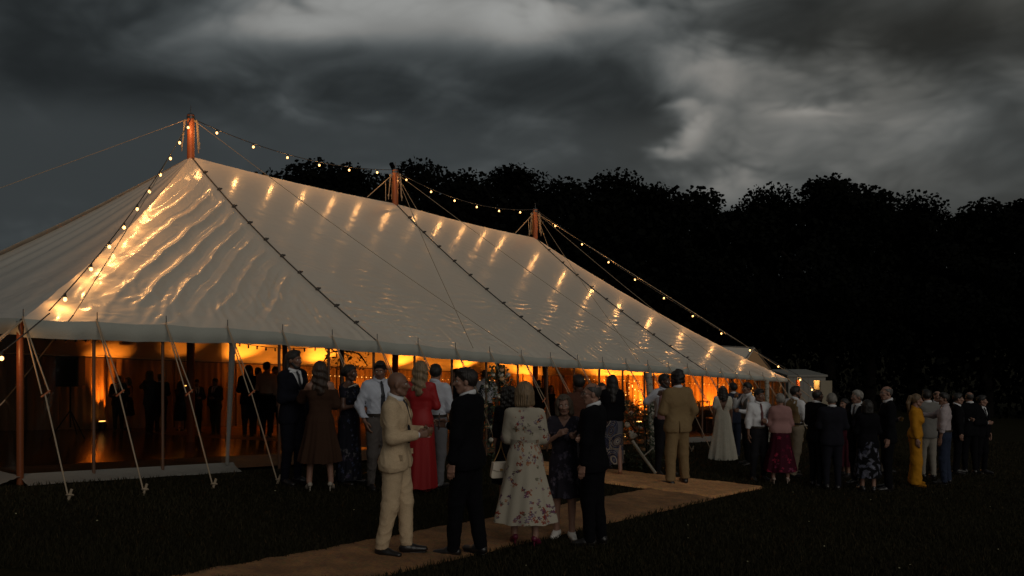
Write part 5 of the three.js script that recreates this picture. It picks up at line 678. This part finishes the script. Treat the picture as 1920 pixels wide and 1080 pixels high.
{
  const [X, d] = atScale(938, 108), P = W(X, d, 0);
  flowers('tall spray of white roses and foliage right of the man with the phone', P, () => { const h = Math.pow(rnd(), 0.8) * 1.75, w = 0.10 + 0.24 * Math.sin(Math.PI * clamp(h / 1.8, 0.05, 1)); return V(rr(-1, 1) * w + 0.04 * Math.sin(h * 3), h, rr(-1, 1) * w); }, 900, 16, [[V(0, 0, 0), V(0.02, 0.8, 0), V(-0.03, 1.6, 0)], [V(0.05, 0, 0), V(0.1, 0.7, 0.05), V(0.18, 1.5, 0)]]);
  const [X2, d2] = atScale(1196, 100), P2 = W(X2, d2, 0);
  flowers('large bank of roses and greenery leaning on the birch post', P2, () => { const u = rnd(), h = u < 0.55 ? rr(0.55, 1.25) : rr(0.05, 0.62), cx = u < 0.55 ? -0.02 : 0.22, w = u < 0.55 ? 0.33 : 0.42; return V(cx + rr(-1, 1) * w, h + rr(-0.05, 0.05), rr(-0.3, 0.3)); }, 1500, 22, [[V(-0.2, 0.9, 0.1), V(0.05, 0.55, 0.15), V(0.25, 0.1, 0.2)], [V(0.1, 0.9, 0.1), V(0.15, 0.5, 0.1), V(0.1, 0, 0.1)]]);
  const [X3, d3] = T(0.1, 0.9), P3 = W0(X3, d3, 1.85);
  flowers('leafy sprigs hanging from the inner pole under the eave', P3, () => { const a = rr(0, 6.3), r = Math.sqrt(rnd()) * 0.42; return V(Math.cos(a) * r, rr(-0.28, 0.2) - r * 0.2, Math.sin(a) * r * 0.6); }, 260, 0, [[V(0, 0, 0), V(0.25, -0.05, 0.1), V(0.4, -0.25, 0.1)], [V(0, 0, 0), V(-0.25, -0.02, 0.1), V(-0.38, -0.2, 0.1)]], 0.065);
  const birch = (x, s, y0, y1, r, label, lean = 0) => { const [a, b] = atScale(x, s), B = W(a, b, 0), t = thing('birch_post', label, 'post', B); const h = hAt(x, y0, s) + drop(a, b); part('trunk', pole(V(lean, -0.05, 0), V(0, h, 0), r * 1.08, r, 14), M.birch, t); for (let i = 0; i < 6; i++) { const k = new THREE.TorusGeometry(r * 0.25, r * 0.1, 5, 8); const q = part('knot', k, M.darkWood, t); q.position.set(Math.sin(i * 1.3) * r * 0.9 + lean * (1 - (i + 1) / 7), h * (i + 1) / 7, Math.abs(Math.cos(i * 1.3)) * r * 0.95); q.rotation.y = i * 1.3; } };
  birch(1216, 84, 699, 826, 0.075, 'stout pale birch post at the edge of the tent opening', 0.12); birch(1438, 67, 712, 800, 0.06, 'slim pale birch post behind the man with the red tie');
  const [X4, d4] = atScale(1200, 104), log = thing('birch_branch', 'fallen pale birch branch leaning in the roses', 'branch', W(X4, d4, 0)); part('branch', tube([V(-0.18, 0.62, 0.3), V(0.0, 0.36, 0.36), V(0.22, 0.06, 0.4)], 0.028, 10, 8), M.birch, log); part('twig', tube([V(0.02, 0.36, 0.36), V(0.2, 0.5, 0.3)], 0.012, 4, 6), M.birch, log);
}
// loudspeakers on stands
function speaker(p, q, h, wd, ht, label) {
  const [X, d] = T(p, q), t = thing('loudspeaker', label, 'loudspeaker', W(X, d, 0.04));
  const cab = new THREE.ExtrudeGeometry((() => { const s = new THREE.Shape(), w = wd / 2, hh = ht / 2; s.moveTo(-w, -hh); s.lineTo(w, -hh); s.lineTo(w, hh); s.lineTo(-w, hh); return s; })(), { depth: 0.3, bevelEnabled: true, bevelSize: 0.02, bevelThickness: 0.02, bevelSegments: 2 }); cab.translate(0, h, -0.15); part('cabinet', cab, M.plastic, t);
  const gr = new THREE.BoxGeometry(wd * 0.92, ht * 0.94, 0.012); gr.translate(0, h, 0.178); part('grille', gr, M.black, t);
  part('pole', pole(V(0, 0.25, 0), V(0, h - ht / 2, 0), 0.02, 0.018, 8), M.black, t);
  for (let k = 0; k < 3; k++) { const a = k * 2.094 + 0.4; part('leg', pole(V(Math.cos(a) * 0.42, 0.02, Math.sin(a) * 0.42), V(0, 0.62, 0), 0.013, 0.013, 6), M.black, t); }
}
speaker(-1.24, 8.4, 1.47, 0.46, 0.60, 'black loudspeaker on a tripod stand seen through the clear wall');
speaker(12.2, 7.6, 1.72, 0.26, 0.55, 'black loudspeaker inside, above the white rose spray');
// tables with white cloths and chairs at the far end
{
  const chairP = (() => { const g = (a) => mergeGeometries(a); return { leg: pole(V(0, 0, 0), V(0, 0.45, 0), 0.014, 0.016, 6), seat: (() => { const b = new THREE.BoxGeometry(0.4, 0.035, 0.4); b.translate(0, 0.46, 0); return b; })(), back: g([pole(V(-0.17, 0.45, -0.18), V(-0.16, 0.92, -0.24), 0.014, 0.013, 6), pole(V(0.17, 0.45, -0.18), V(0.16, 0.92, -0.24), 0.014, 0.013, 6), tube([V(-0.16, 0.88, -0.235), V(0, 0.9, -0.26), V(0.16, 0.88, -0.235)], 0.018, 6), tube([V(-0.165, 0.7, -0.21), V(0, 0.7, -0.235), V(0.165, 0.7, -0.21)], 0.014, 6)]) }; })();
  const chair = (P, a, label) => { const c = thing('chair', label, 'chair', P, 'wooden chairs around the tables at the far end'); part('seat', chairP.seat, M.darkWood, c); part('backrest', chairP.back, M.darkWood, c); for (const [x, z] of [[-0.17, 0.17], [0.17, 0.17], [-0.17, -0.17], [0.17, -0.17]]) part('leg', chairP.leg, M.darkWood, c).position.set(x, 0, z); c.rotation.y = a; };
  [[15.2, 3.0, 'left'], [15.4, 1.3, 'right']].forEach(([p, q, side]) => {
    const [X, d] = T(p, q), t = thing('banquet_table', `round table with dark cloth inside the far end, ${side} of the pair`, 'table', W(X, d, 0.03));
    part('tablecloth', sheet(64, 14, (u, v) => { const a = -u * 6.2832, r = v < 0.35 ? 0.8 * v / 0.35 : 0.8 + (v - 0.35) * 0.12 + 0.05 * (v - 0.35) * Math.sin(a * 9); return V(Math.cos(a) * r, v < 0.35 ? 0.75 : 0.75 - 0.7 * (v - 0.35) / 0.65, Math.sin(a) * r); }), fabric(0.05, 0.03, 0.02), t);
    const lamp = thing('table_lamp', `small glowing lamp on the ${side} far table`, 'lamp', W(X, d, 0.78)); const sh = new THREE.CylinderGeometry(0.06, 0.08, 0.14, 14, 1, true); sh.translate(0, 0.24, 0); part('lamp_shade', sh, M.amber, lamp).castShadow = false; part('stem', pole(V(0, 0, 0), V(0, 0.18, 0), 0.04, 0.012, 8), M.darkWood, lamp);
    const pl = new THREE.PointLight(new THREE.Color(1, 0.42, 0.08), 0.5); pl.position.set(0, 0.24, 0); pl.castShadow = true; pl.name = 'table_lamp_light'; lamp.add(pl);
    for (let k = 0; k < 6; k++) { const a = k * 1.047; chair(W(X + Math.cos(a) * 1.05, d + Math.sin(a) * 1.05, 0.035), Math.PI / 2 - a + (Math.cos(a) * 0) + (k % 2) * 0.1 + Math.PI / 1 * (Math.sin(a) * 0 + 0), `dark wooden chair at the ${side} far table, ${['right side', 'back right', 'back left', 'left side', 'front left', 'front right'][k]}`); }
    for (let k = 0; k < 2; k++) { const [a, b] = [k ? 0.35 : -0.3, rr(-0.3, 0.3)]; const g = thing('wine_bottle', `dark bottle on the ${side} far table, ${k ? 'right' : 'left'} of its lamp`, 'bottle', W(X + a, d + b, 0.782), `bottles on the ${side} far table`); part('bottle', new THREE.LatheGeometry([[0.001, 0], [0.037, 0], [0.037, 0.18], [0.014, 0.23], [0.014, 0.3], [0.001, 0.3]].map(([x, y]) => new THREE.Vector2(x, y)), 12), new THREE.MeshPhysicalMaterial({ color: C(0.02, 0.05, 0.02), roughness: 0.08 }), g); }
  });
}
// fairy lights: dark cable under the roof and a dripping curtain at the far end
const fairyGeo = new THREE.SphereGeometry(0.012, 6, 4), deadGeo = new THREE.CapsuleGeometry(0.014, 0.04, 2, 6);
function fairy(label, pts, n, lit, drops) {
  const t = thing('fairy_lights', label, 'string lights', pts[0]), rp = pts.map((p) => p.clone().sub(pts[0])), c = new THREE.CatmullRomCurve3(rp), G1 = [tube(rp, 0.005, 40, 4)], B = [];
  for (let i = 0; i < n; i++) { const P = c.getPoint((i + 0.5) / n); if (!drops) B.push(P.clone().add(V(0, -0.03, 0))); else { const L = rr(drops[0], drops[1]), e = P.clone().add(V(rr(-0.05, 0.05), -L, 0)); G1.push(tube([P, e], 0.003, 1, 3)); for (let k = 0; k < L / 0.13; k++) B.push(P.clone().lerp(e, rnd())); } }
  part('cable', mergeGeometries(G1), M.darkRope, t);
  if (lit) { const m = part('bulb', scatter(fairyGeo, B.map((p) => mat4(p, new THREE.Euler(), rr(0.6, 1.3)))), M.fairy, t); m.userData.kind = 'stuff'; } else B.forEach((p) => part('bulb', deadGeo, M.plastic, t).position.copy(p));
}
fairy('dark cable of unlit bulbs sagging under the eave left of the hanging sprigs', [TP(-2.4, 1.2, 1.98), TP(-1.6, 1.3, 1.86), TP(-0.9, 1.1, 1.84), TP(0, 0.9, 1.95)], 14, false);
fairy('dark cable of unlit bulbs under the eave above the woman in trainers', [TP(5.3, 1.9, 1.86), TP(6.2, 1.6, 1.76), TP(7.2, 1.2, 1.84)], 12, false);
fairy('dark cable of unlit bulbs inside the first clear wall', [TP(-5.3, 1.2, 1.86), TP(-4.6, 1.2, 1.82), TP(-3.9, 1.2, 1.88)], 10, false);
fairy('curtain of golden fairy lights behind the bride', [TP(15.6, 0.7, 1.45), TP(16.1, 0.8, 1.43), TP(16.6, 0.9, 1.45)], 16, true, [0.9, 1.7]);
fairy('drops of golden fairy lights left of the tweed suit', [TP(10.2, 1.6, 1.45), TP(10.9, 1.6, 1.4), TP(11.6, 1.6, 1.45)], 9, true, [0.5, 1.6]);
fairy('row of golden fairy lights along the far end wall', [TP(16.6, 7.5, 1.3), TP(16.6, 4, 1.42), TP(16.6, 1, 1.5)], 34, true);
fairy('row of golden fairy lights along the back wall', [TP(6, 11.0, 1.02), TP(10, 11.0, 0.98), TP(16, 11.0, 1.0)], 44, true);

// ───────────────────────── small tent and cabin beyond ─────────────────────────
{
  const s = 50, ax = 1413, dd = F / s, X0 = (ax - 960) / s, ap = W0(X0, dd, hAt(ax, 652, s)), t = thing('gable_tent', 'small white tent with pointed gable behind the far end of the marquee', 'tent', W0(X0, dd, 0));
  const R = V(0.638, 0, -0.770), B = V(-0.77, 0, -0.638), up = ap.clone().sub(t.position), ew = up.clone().add(V(0, -0.95, 0)), L = 4.5, hw = 1.55;
  const eL = ew.clone().addScaledVector(R, -hw), eR = ew.clone().addScaledVector(R, hw), bk = (v) => v.clone().addScaledVector(B, L), dn = (v) => V(v.x, -0.5, v.z);
  const quad = (a, b, c, d, n = 12) => sheet(n, n, (u, v) => a.clone().lerp(b, u).lerp(d.clone().lerp(c, u), v).add(V(0, -0.05 * Math.sin(Math.PI * v) * Math.sin(Math.PI * u), 0)));
  const ov = 0.06;
  part('roof_panel', quad(up.clone().addScaledVector(B, -ov), bk(up), bk(eL), eL.clone().addScaledVector(B, -ov)), M.roof, t); part('roof_panel', quad(up.clone().addScaledVector(B, -ov), bk(up), bk(eR), eR.clone().addScaledVector(B, -ov)), M.roof, t);
  const gm = M.wall; const gg = new THREE.BufferGeometry(); gg.setAttribute('position', new THREE.Float32BufferAttribute([...A3(up.clone().add(V(0, -0.05, 0))), ...A3(eL), ...A3(eR)], 3)); gg.setAttribute('uv', new THREE.Float32BufferAttribute([0.5, 1, 0, 0, 2, 0], 2)); gg.setIndex([0, 1, 2]); gg.computeVertexNormals(); part('gable', gg, M.wall, t);
  part('end_wall', quad(eL, eR, dn(eR), dn(eL)), M.wall, t); part('side_wall', quad(eR, bk(eR), bk(dn(eR)), dn(eR)), M.wall, t);
  part('frame', mergeGeometries([tube([up, eL], 0.03), tube([up, eR], 0.03), tube([eR, dn(eR)], 0.03), tube([eL, dn(eL)], 0.03), tube([eL, eR], 0.025), tube([up, up.clone().addScaledVector(B, L)], 0.03)]), M.skirting, t);
}
{
  const s = 47, t0 = atScale(1478, s), t1 = atScale(1548, s), base = (a) => W0(a[0], a[1], -0.35), h = hAt(1510, 708, s) + 0.35, t = thing('cabin', 'pale panelled cabin with lit doorway at the end of the marquee', 'cabin', base(t0));
  const w = t1[0] - t0[0], wm = new THREE.MeshStandardMaterial({ color: C(0.19, 0.185, 0.165), roughness: 0.6, bumpMap: grainT, bumpScale: 0.002 }), bx = (x, y, z, a, b, c) => { const g = new THREE.BoxGeometry(a, b, c); g.translate(x, y, z); return g; };
  const dx0 = w * 0.68, dx1 = w * 0.84, dh = h * 0.93;
  const front = mergeGeometries([bx(dx0 / 2, h / 2, 0, dx0, h, 0.06), bx((dx1 + w) / 2, h / 2, 0, w - dx1, h, 0.06), bx((dx0 + dx1) / 2, (dh + h) / 2, 0, dx1 - dx0 - 0.002, h - dh, 0.058)]); part('front_wall', front, wm, t);
  for (let i = 1; i < 5; i++) part('panel', bx(dx0 * i / 5, h / 2, 0.036, 0.03, h * 0.96, 0.012), wm, t);
  part('back_walls', mergeGeometries([bx(0.03, h / 2, -1.2, 0.06, h, 2.34), bx(w - 0.03, h / 2, -1.2, 0.06, h, 2.34), bx(w / 2, h / 2, -2.4, w, h, 0.06), bx(w / 2, 0.03, -1.2, w - 0.13, 0.06, 2.3)]), wm, t); part('roof', bx(w / 2, h + 0.035, -1.2, w + 0.12, 0.07, 2.6), wm, t);
  const dl = part('door', bx(0.22, dh / 2, 0, 0.44, dh, 0.04), new THREE.MeshStandardMaterial({ color: C(0.30, 0.27, 0.2), roughness: 0.5 }), t); dl.position.set(dx1 + 0.02, 0, 0.06); dl.rotation.y = -0.35; part('door_handle', bx(0.36, dh * 0.5, 0.03, 0.1, 0.02, 0.03), M.metal, dl);
  const lp = part('ceiling_lamp', new THREE.SphereGeometry(0.07, 12, 8), M.amber, t); lp.position.set((dx0 + dx1) / 2, h - 0.3, -0.9); lp.castShadow = false; const pl = new THREE.PointLight(new THREE.Color(1, 0.45, 0.1), 2.2); pl.castShadow = true; pl.name = 'cabin_lamp'; lp.add(pl);
  t.rotation.y = 0.02;
  const cp = atScale(1496, 60), post = thing('corner_post', 'wooden post glowing orange under the last bulbs at the far corner', 'post', W0(cp[0], cp[1], -0.2)); part('shaft', pole(V(0, 0, 0), V(0, hAt(1496, 712, 60) + 0.2, 0), 0.07, 0.06, 10), M.wood, post); part('spike', pole(V(0, hAt(1496, 712, 60) + 0.2, 0), V(0, hAt(1496, 712, 60) + 0.35, 0), 0.012, 0.01, 6), M.metal, post);
}

// ───────────────────────── the wood behind ─────────────────────────
const cards = (() => { const g = new THREE.BufferGeometry(); g.setAttribute('position', new THREE.Float32BufferAttribute([-0.5, -0.2, 0, 0.1, -0.5, 0.1, 0.5, 0.15, 0, 0.0, 0.5, -0.1, -0.45, 0.3, 0.05], 3)); g.setAttribute('uv', new THREE.Float32BufferAttribute([0, 0, 1, 0, 1, 1, 0.5, 1, 0, 1], 2)); g.setIndex([0, 1, 2, 0, 2, 3, 0, 3, 4]); g.computeVertexNormals(); return g; })();
function crownGeo(n, wide, tall, ls, clumps) {       // unit tree: crown between 0.28 and 1 of its height
  const cl = []; for (let i = 0; i < clumps; i++) { const a = rnd() * 6.283, u = Math.pow(rnd(), 0.65), hh = rr(0.0, 1), prof = Math.sin(Math.PI * Math.pow(clamp(hh, 0.02, 0.98), 0.75)); cl.push([Math.cos(a) * u * wide * prof, 0.28 + hh * 0.62, Math.sin(a) * u * wide * prof, rr(0.055, 0.12)]); }
  const ms = []; for (let i = 0; i < n; i++) { const c = cl[Math.floor(rnd() * clumps)], a = rnd() * 6.283, z = rr(-1, 1), r = c[3] * Math.pow(rnd(), 0.4), q = Math.sqrt(1 - z * z); ms.push(mat4(V(c[0] + Math.cos(a) * q * r, c[1] + z * r * 0.75, c[2] + Math.sin(a) * q * r), new THREE.Euler(rr(-3, 3), rr(-3, 3), rr(-3, 3)), ls * rr(0.6, 1.3))); }
  return scatter(cards, ms);
}
const crowns = [crownGeo(13000, 0.42, 1, 0.0135, 50), crownGeo(13000, 0.37, 1, 0.013, 44), crownGeo(13000, 0.49, 1, 0.0135, 56)];
const trunkG = (() => { const g = [pole(V(0, -0.05, 0), V(0.01, 0.34, 0), 0.028, 0.019, 8), pole(V(0.01, 0.34, 0), V(0.0, 0.8, 0.01), 0.019, 0.005, 7)]; for (let i = 0; i < 7; i++) { const a = i * 2.3, h = 0.3 + i * 0.065; g.push(tube([V(0.005, h, 0), V(Math.cos(a) * 0.12, h + 0.1, Math.sin(a) * 0.12), V(Math.cos(a) * 0.24, h + 0.2, Math.sin(a) * 0.24)], 0.008, 6, 5)); } return mergeGeometries(g); })();
const TREES = [[506, 314, 0, 'broad dark tree at the left end of the wood, just above the roof line'], [585, 304, 1, 'dark tree left of the broad one behind the first string of lights'], [648, 300, 2, 'dark tree whose top touches the first string of lights'], [782, 292, 0, 'dark tree rising just right of the second king pole'], [868, 324, 1, 'lower dark tree between two humps right of the second king pole'], [962, 302, 2, 'round-topped dark tree left of the third king pole'], [1058, 328, 0, 'dark tree just right of the third king pole'], [1150, 325, 1, 'dark tree in the level middle of the skyline'], [1225, 338, 2, 'dark tree left of the dip in the skyline'], [1310, 346, 0, 'dark tree sloping down into the dip of the skyline'], [1440, 352, 1, 'dark tree on the right side of the dip in the skyline'], [1555, 322, 2, 'tallest broad dark tree of the right half of the skyline'], [1630, 345, 0, 'dark tree on the right shoulder of the tallest one'], [1712, 366, 1, 'narrow dark tree before the second dip of the skyline'], [1850, 368, 0, 'dark tree near the right edge of the picture'], [1935, 362, 2, 'dark tree cut by the right edge of the picture'], [2040, 350, 1, 'dark tree beyond the right edge']];
TREES.forEach(([x, y, v, label], i) => {
  const s = 27 + 3 * N3(i * 1.7, 2, 3) + (x > 1400 ? 2 : 0), [X, d] = atScale(x, s), base = W(X, d, 0), H = plane(X, d) + hAt(x, y, s) - base.y;
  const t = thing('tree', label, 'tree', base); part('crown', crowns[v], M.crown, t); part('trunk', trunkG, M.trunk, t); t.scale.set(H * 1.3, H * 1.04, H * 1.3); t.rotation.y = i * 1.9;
});
{ // the rest of the wood reads as one dark mass
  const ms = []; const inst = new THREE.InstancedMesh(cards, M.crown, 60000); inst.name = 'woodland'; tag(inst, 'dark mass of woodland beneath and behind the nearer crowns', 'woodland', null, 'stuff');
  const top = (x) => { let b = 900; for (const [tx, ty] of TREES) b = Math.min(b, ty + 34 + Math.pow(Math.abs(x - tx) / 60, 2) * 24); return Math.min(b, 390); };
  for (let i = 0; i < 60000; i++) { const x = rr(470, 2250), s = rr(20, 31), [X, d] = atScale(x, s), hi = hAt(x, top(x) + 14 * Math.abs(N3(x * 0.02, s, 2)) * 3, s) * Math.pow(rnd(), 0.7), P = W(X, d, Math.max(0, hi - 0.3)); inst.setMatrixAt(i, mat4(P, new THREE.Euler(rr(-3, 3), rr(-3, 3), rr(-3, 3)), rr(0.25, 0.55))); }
  inst.castShadow = inst.receiveShadow = true; scene.add(inst);
}
// grass
{
  const bg = new THREE.BufferGeometry(); bg.setAttribute('position', new THREE.Float32BufferAttribute([-0.004, 0, 0, 0.004, 0, 0, -0.0025, 0.5, 0.08, 0.0025, 0.5, 0.08, 0, 1, 0.3], 3)); bg.setAttribute('uv', new THREE.Float32BufferAttribute([0, 0, 1, 0, 0, 0.5, 1, 0.5, 0.5, 1], 2)); bg.setIndex([0, 1, 2, 1, 3, 2, 2, 3, 4]); bg.computeVertexNormals();
  const n = 120000, gi = new THREE.InstancedMesh(bg, new THREE.MeshPhysicalMaterial({ color: C(1, 1, 1), roughness: 0.8, specularIntensity: 0.2, side: THREE.DoubleSide }), n); gi.name = 'grass'; tag(gi, 'short dark mown grass of the field', 'grass', null, 'stuff');
  const inQuad = (x, y) => { const ph = (a, b) => (b[0] - a[0]) * (y - a[1]) - (b[1] - a[1]) * (x - a[0]); const test = (q) => q.every((a, i) => ph(a, q[(i + 1) % q.length]) > 0) || q.every((a, i) => ph(a, q[(i + 1) % q.length]) < 0); return test([[316, 1088], [1228, 915.5], [1333, 935], [690, 1088]]) || test([[985, 862], [1434, 913], [1337, 937], [960, 882]]); };
  let k = 0, guard = 0; const col = new THREE.Color();
  while (k < n && guard++ < n * 6) {
    const d = 7.5 + Math.pow(rnd(), 1.7) * 26, X = rr(-0.6, 0.62) * d, s = F / d, x = 960 + X * s, y = 666.4 + 0.0636 * (x - 960) + EYE * s, [p, q] = PQ(X, d);
    if (inQuad(x, y) || (q > -0.12 && p > -6.1 && p < 17.2)) continue;
    const L = rr(0.025, 0.07) * (1 + 0.5 * N3(X * 0.8, d * 0.8, 1)), w = 1 + d * 0.07; gi.setMatrixAt(k, mat4(W(X, d, -0.004), new THREE.Euler(rr(-0.5, 0.5), rnd() * 6.28, rr(-0.5, 0.5)), V(w, L, 0.05)));
    const g = 0.75 + 0.5 * rnd() + 0.3 * N3(X * 0.6, d * 0.6, 5); col.setRGB(0.019 * g, 0.0165 * g, 0.008 * g); if (rnd() < 0.04) col.setRGB(0.04, 0.028, 0.013); gi.setColorAt(k, col); k++;
  }
  gi.count = k; gi.castShadow = gi.receiveShadow = true; scene.add(gi);
  const dg = [], fp = new THREE.SphereGeometry(0.011, 5, 4); fp.scale(1, 0.5, 1); for (let i = 0; i < 30; i++) { const d = 8 + rnd() * 8, X = rr(-0.55, 0.55) * d, [p, q] = PQ(X, d), s = F / d, x = 960 + X * s, y = 666.4 + 0.0636 * (x - 960) + EYE * s; if (inQuad(x, y) || q > -0.2) continue; dg.push(mat4(W(X, d, rr(0.03, 0.06)), new THREE.Euler(), rr(0.6, 1.1))); }
  const dm = part('daisies', scatter(fp, dg), fabric(0.35, 0.32, 0.2, 0.8, 0), scene); tag(dm, 'tiny pale clover heads dotted in the near grass', 'flowers', null, 'stuff');
}

camera.far = 3000; camera.updateProjectionMatrix();
renderer.setSize(1024, 576);
renderer.render(scene, camera);
